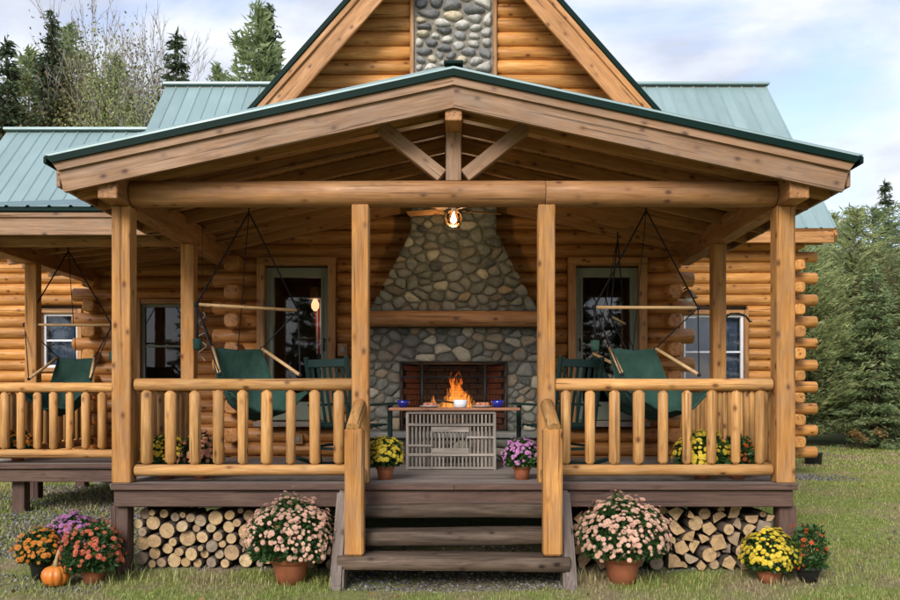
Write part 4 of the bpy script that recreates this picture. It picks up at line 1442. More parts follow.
# ------------------------------------------------------------------ hanging canvas chairs
def hanging_chair(label, x, y, ztop, yaw, baryaw, pouch=1, ws=1.0):
    c = thing('hanging_chair', label, 'hanging chair', T(x, y, DECK), 'green canvas hanging chairs')
    Z = lambda z: DECK + z
    A = T(x, y, 0) @ RZ(yaw)
    Bm = T(x, y, 0) @ RZ(baryaw)
    pt = lambda m, p: tuple(m @ Vector(p))
    zb = 2.465
    bl, br = pt(Bm, (-0.53, 0, zb)), pt(Bm, (0.53, 0, zb))
    tube('spreader_bar', [bl, br], 0.017, 'dowel', c, 10)
    kb = [pt(A, (-0.27 * ws, 0.27, 2.07)), pt(A, (0.27 * ws, 0.27, 2.07))]
    kf = [pt(A, (-0.43 * ws, -0.28, 1.78)), pt(A, (0.43 * ws, -0.28, 1.78))]
    for a_, b_ in zip(kb, kf):
        tube('arm', [a_, b_], 0.018, 'dowel', c, 10)
    hang = (x, y, ztop)
    kn = (x, y, ztop - 0.07)
    for i, e in enumerate((bl, br)):
        tube('rope', [hang, kn, e], 0.009, 'rope', c, 5)
        j = i
        tube('rope', [e, kb[j]], 0.007, 'rope', c, 5)
        tube('rope', [e, kf[j]], 0.007, 'rope', c, 5)
        lathe('knot', [(0.005, -0.03), (0.024, -0.015), (0.026, 0.01), (0.006, 0.03)], 'rope', T(*e), c, 8)
        lathe('knot', [(0.004, -0.02), (0.02, -0.01), (0.02, 0.01), (0.004, 0.02)], 'rope', T(*kb[j]), c, 8)
        lathe('knot', [(0.004, -0.02), (0.02, -0.01), (0.02, 0.01), (0.004, 0.02)], 'rope', T(*kf[j]), c, 8)
    mid = pt(A, (0, 0.27, 2.02))
    tube('rope', [kn, mid], 0.005, 'rope', c, 5)
    # canvas: a curved seat slung between the arms
    nu, nv = 25, 29
    V, F = [], []
    for j in range(nv):
        v = j / (nv - 1)
        hw = (0.27 + 0.13 * v - 0.02 * math.sin(math.pi * v)) * ws
        yy = 0.27 - 0.10 * v - 0.66 * v ** 1.35
        edge = 2.06 - 0.46 * v - 0.17 * math.sin(math.pi * min(1, v * 1.02))
        midz = 2.05 - 1.42 * v + 0.80 * v ** 2.8
        for i in range(nu):
            u = -1 + 2 * i / (nu - 1)
            k = abs(u) ** 2.6
            z = midz * (1 - k) + edge * k
            yb = yy + 0.07 * (1 - u * u) * math.sin(math.pi * v)
            V.append((u * hw, yb, z + 0.014 * math.sin(9 * u + 7 * v) * v + 0.03 * math.sin(17 * u * (1.3 - v) + 3 * v) * (1 - v) * v + 0.008 * math.sin(23 * v + 4 * u * u) + 0.022 * math.sin(15 * u + 5 * math.sin(4 * v + u)) * v * (1 - v) * 2.5))
    for j in range(nv - 1):
        for i in range(nu - 1):
            a_ = j * nu + i
            F.append((a_, a_ + 1, a_ + nu + 1, a_ + nu))
    me = pydata('seat_canvas', V, F, True, ('canvas',))
    o = ob('seat_canvas', me, A, c)
    sm = o.modifiers.new('thickness', 'SOLIDIFY')
    sm.thickness = 0.006
    # hem along the front edge, knee roll
    V2, F2 = tube_geo([V[(nv - 1) * nu + i] for i in range(nu)], 0.014, 6)
    ob('front_hem', pydata('front_hem', V2, F2, True, ('canvas',)), A, c)
    for i in (0, nu // 2, nu - 1):
        V3, F3 = tube_geo([V[j * nu + i] for j in range(nv)], 0.008 if i != nu // 2 else 0.005, 5)
        ob('seam', pydata('seam', V3, F3, True, ('canvas',)), A, c)
    if pouch:
        e = bl if pouch < 0 else br
        tube('strap', [e, (e[0] + 0.01, e[1], 2.13)], 0.012, 'rope', c, 6)
        lathe('drink_pouch', [(0.035, 0.0), (0.042, 0.02), (0.045, 0.11), (0.040, 0.11), (0.03, 0.03)], 'canvas', T(e[0] + 0.01, e[1], 2.02), c, 12)
    return c
hanging_chair('green canvas hanging chair near the lantern door, turned towards the fireplace', -2.07, 1.15, 3.50, R(38), R(33), -1)
hanging_chair('green canvas hanging chair in front of the lawn-side wall window', 1.95, 1.15, 3.52, R(18), R(2), -1)
hanging_chair('green canvas hanging chair farthest back, before the plain glass door', 1.93, 2.55, 3.50, R(75), R(70), 0)
hanging_chair('green canvas hanging chair on the set-back side porch', -4.82, 3.2, 3.46, R(4), R(4), 1, 0.85)

# twisted wire ornament by the middle post
sp_ = [(-2.66 + 0.05 * (1 - abs(t - 0.5) * 0.9) * math.sin(t * 20), 1.55 + 0.05 * (1 - abs(t - 0.5) * 0.9) * math.cos(t * 20), 2.46 - 0.52 * t) for t in np.linspace(0, 1, 60)]
wt = thing('wire_twist', 'silver twisted wire ornament hanging beside the middle porch post', 'ornament', T(-2.66, 1.55, 1.9))
tube('spiral', sp_, 0.006, 'hearth', wt, 5)
tube('string', [(-2.66, 1.55, 3.46), (-2.66, 1.55, 2.46)], 0.003, 'rope', wt, 4)

# ------------------------------------------------------------------ firewood
def pack(x0, x1, top, sizes, rnd, n):
    """drop circles one by one into the lowest free place"""
    C = []
    cand = np.linspace(x0, x1, 240)
    for _ in range(n):
        r = sizes()
        xs = cand[(cand > x0 + r) & (cand < x1 - r)]
        zz = np.full(len(xs), r)
        for (cx, cz, cr_) in C:
            dx = np.abs(xs - cx)
            s_ = r + cr_
            m_ = dx < s_ * 0.999
            need = cz + np.sqrt(np.maximum(0, s_ ** 2 - dx ** 2))
            zz = np.where(m_, np.maximum(zz, need), zz)
        ok = zz + r < top(xs)
        if not ok.any():
            continue
        score = zz + np.where(ok, 0, 99)
        i = int(np.argmin(score + np.array([rnd.uniform(0, 0.012) for _ in xs])))
        C.append((float(xs[i]), float(zz[i]), r))
    return C

def wood_labels(C, pile, who, frm):
    rows = {}
    for i, (x, z, r) in enumerate(C):
        rows.setdefault(int(z / 0.105), []).append(i)
    lab = {}
    names = ['bottom', 'second', 'third', 'fourth', 'fifth', 'sixth', 'seventh']
    for rw, ids in rows.items():
        ids.sort(key=lambda i: C[i][0] if frm > 0 else -C[i][0])
        for k, i in enumerate(ids):
            lab[i] = '%s, %s from the corner post, %s layer of the %s' % (who(i), ORD[min(k, len(ORD) - 1)], names[min(rw, 6)], pile)
    return lab

rl = random.Random(3)
CL = pack(-2.83, -1.02, lambda xs: np.where(xs < -1.85, 0.525 + 0.03 * np.sin(xs * 9), 0.525 - (xs + 1.85) * 0.36), lambda: rl.choice((0.030, 0.036, 0.042, 0.048, 0.054, 0.06, 0.066, 0.072, 0.045)), rl, 170)
lab = wood_labels(CL, 'round firewood stack', lambda i: 'thick round log end' if CL[i][2] > 0.06 else 'thin round log end', 1)
for i, (x, z, r) in enumerate(CL):
    L = 0.42
    y = rl.uniform(0.02, 0.10)
    me = logm(L, r * 0.97, 'bark_log', seed=i % 6, cham=0.004, wob=0.05, seg=12, end='end', squash=rl.choice((1.0, 0.93, 0.97)))
    o = ob('firewood_log', me, T(x, y + L / 2, z + float(gz(x, y + 0.1))) @ RZ(R(90 + rl.uniform(-3, 3))) @ RX(rl.uniform(0, 6.28)))
    tag(o, lab[i], 'firewood', 'round logs stacked under the porch')
CR = pack(1.05, 2.83, lambda xs: 0.565 + 0.03 * np.sin(xs * 11), lambda: rl.choice((0.036, 0.045, 0.055, 0.062, 0.068, 0.076)), rl, 130)
def split_mesh(r, kind, seed):
    rr = random.Random(seed)
    if kind == 0:      # quarter wedge
        pts = [(-0.75, -0.7)] + [(-0.75 + 1.75 * math.cos(a), -0.7 + 1.65 * math.sin(a)) for a in np.linspace(0.03, math.pi / 2, 6)]
    elif kind == 1:    # half round
        pts = [(1.12 * math.cos(a), -0.45 + 1.35 * math.sin(a)) for a in np.linspace(0, math.pi, 8)]
    else:              # rough block
        pts = [(-0.9, -0.7), (0.6, -0.9), (1.0, 0.1), (0.5, 0.9), (-0.6, 0.75)]
    pts = [((a + rr.uniform(-.1, .1)) * r, (b + rr.uniform(-.1, .1)) * r) for a, b in pts]
    n, L = len(pts), 0.42
    V = [(-L / 2 + 0.0, a, b) for a, b in pts] + [(0.0, a * 1.04, b * 0.97) for a, b in pts] + [(L / 2, a * 0.97, b * 1.02) for a, b in pts]
    F = [(i, (i + 1) % n, (i + 1) % n + n, i + n) for i in range(n)] + [(i + n, (i + 1) % n + n, (i + 1) % n + 2 * n, i + 2 * n) for i in range(n)]
    F += [tuple(reversed(range(n))), tuple(range(2 * n, 3 * n))]
    return pydata('split', V, [tuple(reversed(f)) for f in F], False, ('bark_log', 'end'), [0] * (2 * n) + [1, 1])
kinds = [rl.random() for _ in CR]
lab = wood_labels(CR, 'split firewood stack', lambda i: 'split log end' if kinds[i] < 0.74 else 'round log end', -1)
for i, (x, z, r) in enumerate(CR):
    y = rl.uniform(0.02, 0.12)
    if kinds[i] < 0.74:
        me = split_mesh(r, rl.choice((0, 0, 1, 2)), i)
    else:
        me = logm(0.42, r * 0.96, 'bark_log', seed=i % 6, cham=0.004, wob=0.05, seg=12, end='end', squash=rl.choice((1.0, 0.9, 0.95)))
    o = ob('firewood_log', me, T(x, y + 0.21, z + float(gz(x, y + 0.1))) @ RZ(R(90 + rl.uniform(-4, 4))) @ RX(rl.uniform(0, 6.28)))
    tag(o, lab[i], 'firewood', 'split logs stacked under the porch')

# ------------------------------------------------------------------ chrysanthemums
def quads(cent, ax, ay, lx, ly):
    """flat diamond/quad pieces from arrays of centres and axes"""
    n = len(cent)
    V = np.empty((n, 4, 3))
    V[:, 0] = cent - ax * lx
    V[:, 1] = cent + ay * ly
    V[:, 2] = cent + ax * lx
    V[:, 3] = cent - ay * ly
    return V.reshape(-1, 3), np.arange(4 * n).reshape(n, 4)

def unit(v):
    return v / (np.linalg.norm(v, axis=-1, keepdims=True) + 1e-9)

_fl = {}
def mum(label, x, y, z, r, h, pot, pr, ph, petal, n, fs, group, loose=0.0, density=1.0):
    g = thing('potted_mum', label, 'flower pot', T(x, y, z), group)
    prof = [(pr * 0.70, 0.0), (pr * 0.88, ph * 0.70), (pr * 0.90, ph * 0.74), (pr * 1.0, ph * 0.75), (pr * 1.02, ph), (pr * 0.92, ph), (pr * 0.9, ph * 0.86)]
    p = lathe('pot', prof, pot, T(x, y, z), g, 24)
    lathe('soil', [(pr * 0.9, ph * 0.87), (pr * 0.5, ph * 0.90), (0.002, ph * 0.91)], 'soil', T(x, y, z), p, 16, cap=False)
    rg = np.random.default_rng(abs(hash(label)) % 99991 if False else int(abs(x) * 1000 + r * 777))
    c0 = np.array([0, 0, ph + h * 0.30])
    f1, f2 = rg.uniform(0, 6, 3), rg.uniform(0, 6, 3)
    lump = lambda d_: 1 + 0.12 * np.sin(d_[:, :1] * 5 + f1[0]) * np.sin(d_[:, 1:2] * 4 + f1[1]) + 0.075 * np.sin(d_[:, :1] * 11 + f2[0]) * np.sin(d_[:, 2:3] * 9 + f2[1])
    # leaves fill the dome
    nl = int(2600 * (r / 0.3) ** 2 * density) + 300
    d = unit(rg.normal(size=(nl, 3)))
    rad = rg.uniform(0.55, 1.0, (nl, 1)) ** 0.5
    bump = lump(d) + loose * rg.normal(size=(nl, 1)) * 0.3
    P = d * rad * bump * np.array([r, r, h * 0.72])
    P[:, 2] = np.where(P[:, 2] < -h * 0.32, -h * 0.32 * rg.uniform(0.2, 1, nl), P[:, 2])
    P = P + c0
    ax = unit(d + rg.normal(size=(nl, 3)) * 0.8 + np.array([0, 0, 0.3]))
    ay = unit(np.cross(ax, rg.normal(size=(nl, 3))))
    s = rg.uniform(0.018, 0.032, (nl, 1))
    V, F = quads(P, ax, ay, s, s * 0.45)
    ob('leaves', fast('leaves', V, F, ('leaf',)), T(x, y, z), g, kind='stuff')
    # blossoms: three rings of petals round a raised eye
    d = unit(rg.normal(size=(n * 6, 3)))
    d = d[(d[:, 2] > -0.10 - 0.2 * rg.random(len(d)) + 0.25 * np.sin(np.arctan2(d[:, 1], d[:, 0]) * 2 + f1[2]) * rg.random(len(d)))]
    keep = []
    md = (0.82 * fs / r) ** 2 * 1.15
    for q_ in d:
        if all(((q_ - k_) ** 2).sum() > md for k_ in keep):
            keep.append(q_)
        if len(keep) >= n:
            break
    d = np.array(keep)
    nf = len(d)
    bump = lump(d) + (0.035 + loose) * rg.normal(size=(nf, 1))
    C = d * bump * np.array([r, r, h * 0.72]) * 1.02 + c0
    N = unit(d * np.array([1, 1, 1.2]) + np.array([0, -0.15, 0.35]) + rg.normal(size=(nf, 3)) * 0.18)
    A = unit(np.cross(N, rg.normal(size=(nf, 3))))
    B = np.cross(N, A)
    sz = fs * rg.uniform(0.5, 1.2, (nf, 1))
    VV, FF, off = [], [], 0
    for ring, (np_, rr_, tilt, ln_) in enumerate(((11, 0.62, 0.05, 0.42), (8, 0.38, 0.30, 0.36), (5, 0.16, 0.6, 0.22))):
        for k in range(np_):
            a = 2 * math.pi * (k + 0.5 * ring) / np_
            dr = A * math.cos(a) + B * math.sin(a)
            ax_ = unit(dr + N * tilt)
            ay_ = np.cross(N, dr)
            cc = C + dr * sz * rr_ + N * sz * (0.10 + 0.14 * ring)
            v, f = quads(cc, ax_, ay_, sz * ln_, sz * 0.17 * (1.25 if ring == 0 else 1.15))
            # petals of one bloom share a colour island through a common vertex ordering
            VV.append(v)
            FF.append(f + off)
            off += len(v)
    V, F = np.concatenate(VV), np.concatenate(FF)
    ob('blossoms', fast('blossoms', V, F, (petal,)), T(x, y, z), g, kind='stuff')
    # stems from the soil into the dome
    V, F = [], []
    for k in range(7):
        a = 2 * math.pi * k / 7
        tube_geo([(0.2 * pr * math.cos(a), 0.2 * pr * math.sin(a), ph * 0.88), (0.5 * r * math.cos(a), 0.5 * r * math.sin(a), ph + h * 0.4)], 0.004, 4, V, F)
    ob('stems', pydata('stems', V, F, False, ('leaf',)), T(x, y, z), g)
    return g

GG, DG = 'potted mums on the grass', 'potted mums on the decks'
mum('large blush-pink mum in terracotta pot beside the round firewood', -1.36, -0.36, 0.0, 0.355, 0.455, 'terracotta', 0.165, 0.24, 'pink', 560, 0.024, GG, 0.025)
mum('large blush-pink mum in terracotta pot beside the split firewood', 1.41, -0.36, 0.0, 0.362, 0.455, 'terracotta', 0.16, 0.25, 'pink', 560, 0.024, GG, 0.025)
mum('bright yellow mum in terracotta pot at the porch corner on the grass', 2.66, -0.30, 0.0, 0.215, 0.31, 'terracotta', 0.115, 0.12, 'yellow', 260, 0.025, GG)
mum('loose rust-orange mum in square black nursery pot at the porch corner', 2.98, -0.32, 0.0, 0.155, 0.34, 'black_pot', 0.105, 0.14, 'rust', 46, 0.022, GG, 0.12)
mum('orange mum in black nursery pot behind the pumpkin', -3.50, -0.25, 0.02, 0.185, 0.25, 'black_pot', 0.095, 0.16, 'orange', 120, 0.027, GG, 0.03)
mum('magenta-pink mum behind the orange and coral mums', -3.38, 0.10, 0.02, 0.20, 0.27, 'black_pot', 0.10, 0.22, 'purple', 210, 0.026, GG, 0.03)
mum('coral mum in terracotta pot against the porch corner support', -3.02, -0.33, 0.0, 0.255, 0.36, 'terracotta', 0.105, 0.13, 'coral', 170, 0.026, GG, 0.04)
mum('yellow mum in terracotta pot beside the porch entrance', -0.62, 0.25, DECK, 0.15, 0.25, 'terracotta', 0.085, 0.13, 'yellow', 170, 0.024, DG)
mum('magenta mum in terracotta pot beside the porch entrance', 0.62, 0.25, DECK, 0.165, 0.24, 'terracotta', 0.085, 0.13, 'purple', 150, 0.023, DG)
mum('yellow mum behind the railing beside the side-deck corner post', -2.64, 0.34, DECK, 0.185, 0.27, 'terracotta', 0.09, 0.13, 'yellow', 120, 0.026, DG)
mum('peach mum behind the railing next to the yellow one', -2.31, 0.34, DECK, 0.19, 0.29, 'terracotta', 0.09, 0.13, 'peach', 120, 0.025, DG)
mum('yellow mum behind the railing above the split firewood', 2.28, 0.34, DECK, 0.235, 0.30, 'terracotta', 0.09, 0.12, 'yellow', 190, 0.028, DG)
mum('rust-orange mum behind the railing next to the lawn-side corner post', 2.60, 0.34, DECK, 0.16, 0.28, 'terracotta', 0.09, 0.12, 'rust', 60, 0.023, DG)
mum('golden yellow mum behind the side-deck railing', -5.12, 2.55, DECK, 0.20, 0.25, 'terracotta', 0.09, 0.12, 'orange', 110, 0.027, DG)

pk = thing('pumpkin', 'small orange pumpkin with tall pale stem on the grass by the mums', 'pumpkin', T(-3.27, -0.47, 0.0))
lathe('body', [(0.01, 0.012), (0.05, 0.004), (0.085, 0.022), (0.108, 0.06), (0.114, 0.092), (0.106, 0.128), (0.08, 0.156), (0.045, 0.168), (0.012, 0.160)], 'pumpkin', T(-3.27, -0.47, 0.0), pk, 60, lobes=10, lobe_amp=0.13)
tube('stem', [(-3.27, -0.47, 0.15), (-3.268, -0.47, 0.20), (-3.258, -0.468, 0.25), (-3.24, -0.465, 0.295)], [0.024, 0.016, 0.014, 0.017], 'stem', pk, 8)

tubb = thing('black_tub', 'small black tub on the lawn past the corner of the log wing', 'tub', T(6.9, 8.9, float(gz(6.9, 8.9))))
lathe('body', [(0.13, 0), (0.15, 0.02), (0.165, 0.2), (0.18, 0.21), (0.17, 0.22), (0.15, 0.2), (0.12, 0.03)], 'black_pot', T(6.9, 8.9, float(gz(6.9, 8.9))), tubb)
lathe('rim', [(0.168, 0.205), (0.182, 0.205), (0.182, 0.222), (0.168, 0.222)], 'black_pot', T(6.9, 8.9, float(gz(6.9, 8.9))), tubb, cap=False)

# ------------------------------------------------------------------ trees
def conifer_geo(h, r, seed, tiers, sprays, slen, swid, droop=0.25, up=0.0, base=0.06, shape=0.85, ragged=0.25):
    rg = np.random.default_rng(seed)
    C, AX, LN = [], [], []
    tv, tf = [], []
    tube_geo([(0, 0, -0.3), (0.02 * h * 0.1, 0, h * 0.5), (0, 0, h * 0.97)], [0.022 * h * 0.6 + 0.03, 0.012 * h * 0.6 + 0.02, 0.008], 8, tv, tf)
    for i in range(tiers):
        t = base + (1 - base) * (i + rg.random()) / tiers
        z = t * h
        nb_ = rg.integers(4, 8)
        for b in range(nb_):
            az = rg.uniform(0, 2 * math.pi)
            L = r * (1 - t) ** shape * (1 - ragged + 2 * ragged * rg.random()) + 0.05 * r * 0.5
            if t < 0.2:
                L *= 0.75 + t
            dr = np.array([math.cos(az), math.sin(az), 0])
            rise = up * (0.4 + t) - droop * (1 - t * 0.9)
            tip = np.array([0, 0, z]) + dr * L + np.array([0, 0, rise * L + 0.12 * L])
            root = np.array([0, 0, z])
            n = max(4, int(L * sprays))
            u = rg.uniform(0.12, 1.0, n) ** 0.75
            P = root + (tip - root) * u[:, None]
            P[:, 2] -= (u * (1 - u)) * L * droop * 0.5
            side = np.cross(dr, [0, 0, 1])
            sp_ = rg.normal(size=n) * (0.16 * L * (1.15 - u) + slen * 0.25)
            P += side * sp_[:, None]
            P += rg.normal(size=(n, 3)) * slen * 0.22
            ax = dr * rg.uniform(0.3, 1, n)[:, None] + side * (np.sign(sp_) * rg.uniform(0.0, 0.9, n))[:, None] + np.array([0, 0, 1]) * (rg.normal(size=n) * 0.3 + up * 0.8 - droop * 0.5)[:, None]
            C.append(P)
            AX.append(ax)
            tube_geo([root, tip], [0.012 + 0.006 * L, 0.004], 4, tv, tf)
    # leader
    n = int(10 + sprays)
    P = np.stack([rg.normal(size=n) * 0.02 * r, rg.normal(size=n) * 0.02 * r, h * rg.uniform(0.92, 1.0, n)], 1)
    C.append(P)
    AX.append(rg.normal(size=(n, 3)) * 0.4 + np.array([0, 0, 1.0]))
    C, AX = np.concatenate(C), unit(np.concatenate(AX))
    AY = unit(np.cross(AX, rg.normal(size=AX.shape)))
    s = slen * rg.uniform(0.55, 1.2, (len(C), 1))
    V, F = quads(C, AX, AY, s * 0.5, swid * rg.uniform(0.7, 1.3, (len(C), 1)) * 0.5)
    return (tv, tf), (V, F)

def tree_meshes(geo, bark, needles):
    (tv, tf), (V, F) = geo
    return pydata('trunk', tv, tf, True, (bark,)), fast('crown', V, F, (needles,))

def put_tree(name, label, cat, meshes, x, y, s, rot, group, sxy=1.0):
    z = float(gz(x, y))
    t = thing(name, label, cat, T(x, y, z), group)
    mw = T(x, y, z) @ RZ(rot) @ Matrix.Diagonal((s * sxy, s * sxy, s, 1))
    ob('trunk', meshes[0], mw, t)
    o = ob('crown', meshes[1], mw, t)
    return t

# near conifers on the lawn's edge
pineA = tree_meshes(conifer_geo(6, 2.1, 1, 40, 50, 0.20, 0.034, 0.05, 0.45, 0.03, 0.7, 0.35), 'bark', 'pine')
pineB = tree_meshes(conifer_geo(6, 2.3, 2, 38, 50, 0.22, 0.034, 0.1, 0.35, 0.03, 0.6, 0.4), 'bark', 'pine_blue')
sprN = tree_meshes(conifer_geo(5, 1.6, 3, 44, 70, 0.17, 0.035, 0.25, 0.0, 0.03, 0.85, 0.2), 'bark', 'pine_blue')
sprF = tree_meshes(conifer_geo(15, 2.6, 4, 60, 34, 0.42, 0.10, 0.35, 0.0, 0.08, 0.85, 0.3), 'bark', 'spruce')
sprT = tree_meshes(conifer_geo(15, 1.7, 5, 50, 36, 0.40, 0.09, 0.30, 0.0, 0.08, 0.75, 0.35), 'bark', 'spruce')
pinF = tree_meshes(conifer_geo(14, 3.6, 6, 52, 36, 0.44, 0.09, 0.1, 0.35, 0.10, 0.75, 0.3), 'bark', 'pine_blue')

FR = 'conifers edging the lawn'
near = [('young_pine', 'soft green young pine at the lawn edge closest to the log wing corner', pineA, 9.0, 14.6, 0.92, 0.3),
        ('spruce_tree', 'dark blue-green spruce standing foremost at the lawn edge', sprN, 10.6, 14.0, 0.93, 1.0),
        ('young_pine', 'blue-green pine half hidden between the log wing and the foremost spruce', pineB, 9.7, 16.8, 1.02, 2.0),
        ('young_pine', 'pale green pine directly behind the foremost spruce', pineA, 11.2, 16.4, 1.08, 4.0),
        ('young_pine', 'blue-green pine at the picture edge beside the foremost spruce', pineB, 12.3, 14.9, 0.88, 5.0),
        ('young_pine', 'pale green pine past the foremost spruce, next to the lawn', pineA, 13.8, 15.4, 1.05, 2.6),
        ('young_pine', 'tall blue-green pine in the second row behind the lawn edge', pineB, 12.6, 18.2, 1.15, 0.7),
        ('spruce_tree', 'narrow dark spruce top rising above the lawn-edge pines', sprT, 15.9, 24.0, 0.60, 0.4),
        ('young_pine', 'blue-green pine rising at the picture edge behind the others', pineB, 14.9, 19.6, 1.22, 3.3),
        ('young_pine', 'pale green pine in the far row, seen over the nearer pines', pineA, 12.9, 21.5, 1.22, 1.5),
        ('young_pine', 'low blue-green pine at the lawn edge behind the log wing', pineB, 7.6, 16.0, 0.86, 4.4),
        ('young_pine', 'pale green pine at the far end of the lawn edge', pineA, 15.6, 15.6, 1.0, 5.2),
        ('spruce_tree', 'small dark spruce filling the gap near the black tub', sprN, 8.4, 17.2, 0.80, 2.2),
        ('spruce_tree', 'second small dark spruce low at the picture edge', sprN, 13.0, 13.9, 0.72, 3.9),
        ('young_pine', 'blue-green pine filling the back row at the picture edge', pineB, 17.0, 18.6, 1.2, 1.1)]
for nm, lb, ms, x, y, s, ro in near:
    put_tree(nm, lb, 'tree', ms, x, y, s, ro, FR, 1.05)

# small autumn shrub at the foot of the conifers
def bush_geo(r, h, n, ls, seed, stems=9):
    rg = np.random.default_rng(seed)
    nc = max(6, n // 90)
    cc = unit(rg.normal(size=(nc, 3))) * rg.uniform(0.35, 0.95, (nc, 1)) * np.array([r, r, h * 0.42]) + np.array([0, 0, h * 0.56])
    idx = rg.integers(0, nc, n)
    P = cc[idx] + rg.normal(size=(n, 3)) * np.array([r, r, h * 0.5]) * 0.13
    P[:, 2] = np.abs(P[:, 2]) + 0.03
    ax = unit(rg.normal(size=(n, 3)) + np.array([0, 0, 0.2]))
    ay = unit(np.cross(ax, rg.normal(size=(n, 3))))
    s = ls * rg.uniform(0.6, 1.2, (n, 1))
    V, F = quads(P, ax, ay, s * 0.5, s * 0.28)
    tv, tf = [], []
    for k in range(stems):
        c = cc[k % nc]
        tube_geo([(c[0] * 0.06, c[1] * 0.06, -0.1), (c[0] * 0.35, c[1] * 0.35, c[2] * 0.5), tuple(c)], [0.012 * h, 0.008 * h, 0.002 * h], 5, tv, tf)
    return (tv, tf), (V, F)
put_tree('autumn_shrub', 'small golden autumn shrub at the foot of the conifers', 'shrub', tree_meshes(bush_geo(0.5, 0.7, 420, 0.08, 3), 'bark', 'autumn'), 9.9, 13.2, 1, 0, None)

# far trees behind the roofs
FB = 'trees rising behind the cabin roofs'
put_tree('spruce_tree', 'tall dark spruce in the pair rising highest at the picture corner', 'tree', sprF, -14.1, 22.5, 0.97, 0.2, FB, 0.8)
put_tree('spruce_tree', 'dark spruce at the picture edge beside the taller one', 'tree', sprT, -15.4, 22.0, 0.90, 1.7, FB)
put_tree('spruce_tree', 'thin lone spruce top standing just past the bare trees', 'tree', sprT, -10.2, 24, 0.97, 2.8, FB)
put_tree('pine_tree', 'broad dark pine beside the front gable', 'tree', pinF, -6.75, 22, 1.04, 0.5, FB, 0.82)
put_tree('spruce_tree', 'slim spruce tip rising out of the broad pine beside the gable', 'tree', sprF, -6.5, 22.6, 0.99, 4.0, FB, 0.75)
put_tree('pine_tree', 'pine between the two dark spruces and the bare trees', 'tree', pinF, -14.6, 25, 1.08, 3.0, FB, 0.75)
put_tree('pine_tree', 'low pine showing over the wing ridge at the picture edge', 'tree', pinF, -18.2, 24, 0.98, 1.2, FB, 0.8)
put_tree('pine_tree', 'low pine tip just above the main ridge next to the broad pine', 'tree', pinF, -8.4, 23, 0.92, 5.0, FB, 0.6)
put_tree('pine_tree', 'soft green pine filling the gap between the two corner spruces', 'tree', pinF, -15.9, 24.5, 1.0, 2.2, FB, 0.8)
put_tree('pine_tree', 'soft green pine behind the olive thicket', 'tree', pinF, -13.3, 26, 1.02, 0.9, FB, 0.8)
olive = [tree_meshes(bush_geo(2.2, 12.5, 26000, 0.115, s, 14), 'bark', mt_) for s, mt_ in ((1, 'olive'), (2, 'pine'), (3, 'olive'))]
for i, (lb, x, y, s) in enumerate((('olive leafy tree behind the wing roof beneath the bare branches', -13.2, 23, 1.02), ('green leafy tree next to the main ridge end', -11.7, 22.5, 0.96),
                                   ('olive-brown leafy tree at the picture edge over the wing roof', -16.9, 23, 0.90), ('olive leafy tree below the tall dark spruce', -15.2, 24.5, 0.90),
                                   ('green leafy tree in the middle of the thicket', -14.2, 24.2, 0.94), ('olive-brown leafy tree behind the bare trees', -12.5, 26.5, 1.06),
                                   ('low olive tree beneath the dark spruces at the picture corner', -15.9, 21.5, 0.80), ('low green tree crown just over the main ridge end', -8.6, 22.5, 0.72), ('olive tree filling in between the corner spruces', -15.6, 24.0, 0.94), ('grey-green tree crown right of the tall spruce', -13.9, 23.0, 0.92))):
    put_tree('leafy_tree', lb, 'tree', olive[i % 3], x, y, s * 1.12, i * 1.3, FB, 0.85)

for lb, x, y, s_, k in (('yellow-green leafy sapling next to the log wing corner', 9.3, 15.6, 0.46, 1), ('olive leafy sapling behind the foremost spruce', 11.4, 15.4, 0.43, 0), ('yellow-green leafy sapling at the picture edge over the lawn', 14.4, 16.6, 0.50, 1)):
    put_tree('leafy_tree', lb, 'tree', olive[k], x, y, s_, x, FR, 1.1)

def bare_geo(h, seed, spread=0.5):
    rr = random.Random(seed)
    V, F = [], []
    def grow(p, d, L, r, lev):
        pts, rs_ = [p], [r]
        r = max(r, 0.009)
        q_ = Vector(p)
        dd = Vector(d)
        for k in range(3):
            dd = (dd + Vector((rr.uniform(-.16, .16), rr.uniform(-.16, .16), 0.07))).normalized()
            q_ = q_ + dd * L / 3
            pts.append(tuple(q_))
            rs_.append(max(0.005, r * (1 - 0.22 * (k + 1))))
        tube_geo(pts, rs_, 4 if lev else 6, V, F)
        if lev >= 5:
            return
        for k in range((3 if lev < 4 else 2) if lev else 6):
            t = rr.uniform(0.35, 1.0)
            i = min(2, int(t * 3))
            b = Vector(pts[i]).lerp(Vector(pts[i + 1]), t * 3 - i)
            nd = (dd + Vector((rr.uniform(-1, 1), rr.uniform(-1, 1), rr.uniform(0, 0.5))) * spread).normalized()
            grow(tuple(b), nd, L * rr.uniform(0.42, 0.62), max(0.007, r * 0.5), lev + 1)
    for k in range(3):
        grow((rr.uniform(-.3, .3), rr.uniform(-.3, .3), -0.2), (rr.uniform(-.12, .12), rr.uniform(-.12, .12), 1), h * rr.uniform(0.5, 0.62), 0.05, 0)
    return V, F
bare = [pydata('branches', *bare_geo(15, s), True, ('twig',)) for s in (1, 2, 3)]
for i, (lb, x, y, s) in enumerate((('bare grey tree with the tallest fine twigs behind the wing roof', -13.3, 25, 1.10), ('bare grey tree nearest the main ridge end', -11.9, 24.5, 1.0),
                                   ('bare grey tree behind the other bare twigs', -12.6, 26, 1.12), ('bare slim tree leaning next to the thin lone spruce', -11.2, 23, 0.9))):
    z = float(gz(x, y))
    t = thing('bare_tree', lb, 'tree', T(x, y, z), FB)
    ob('branches', bare[i % 3], T(x, y, z) @ RZ(i * 1.9) @ Matrix.Diagonal((s, s, s, 1)), t)

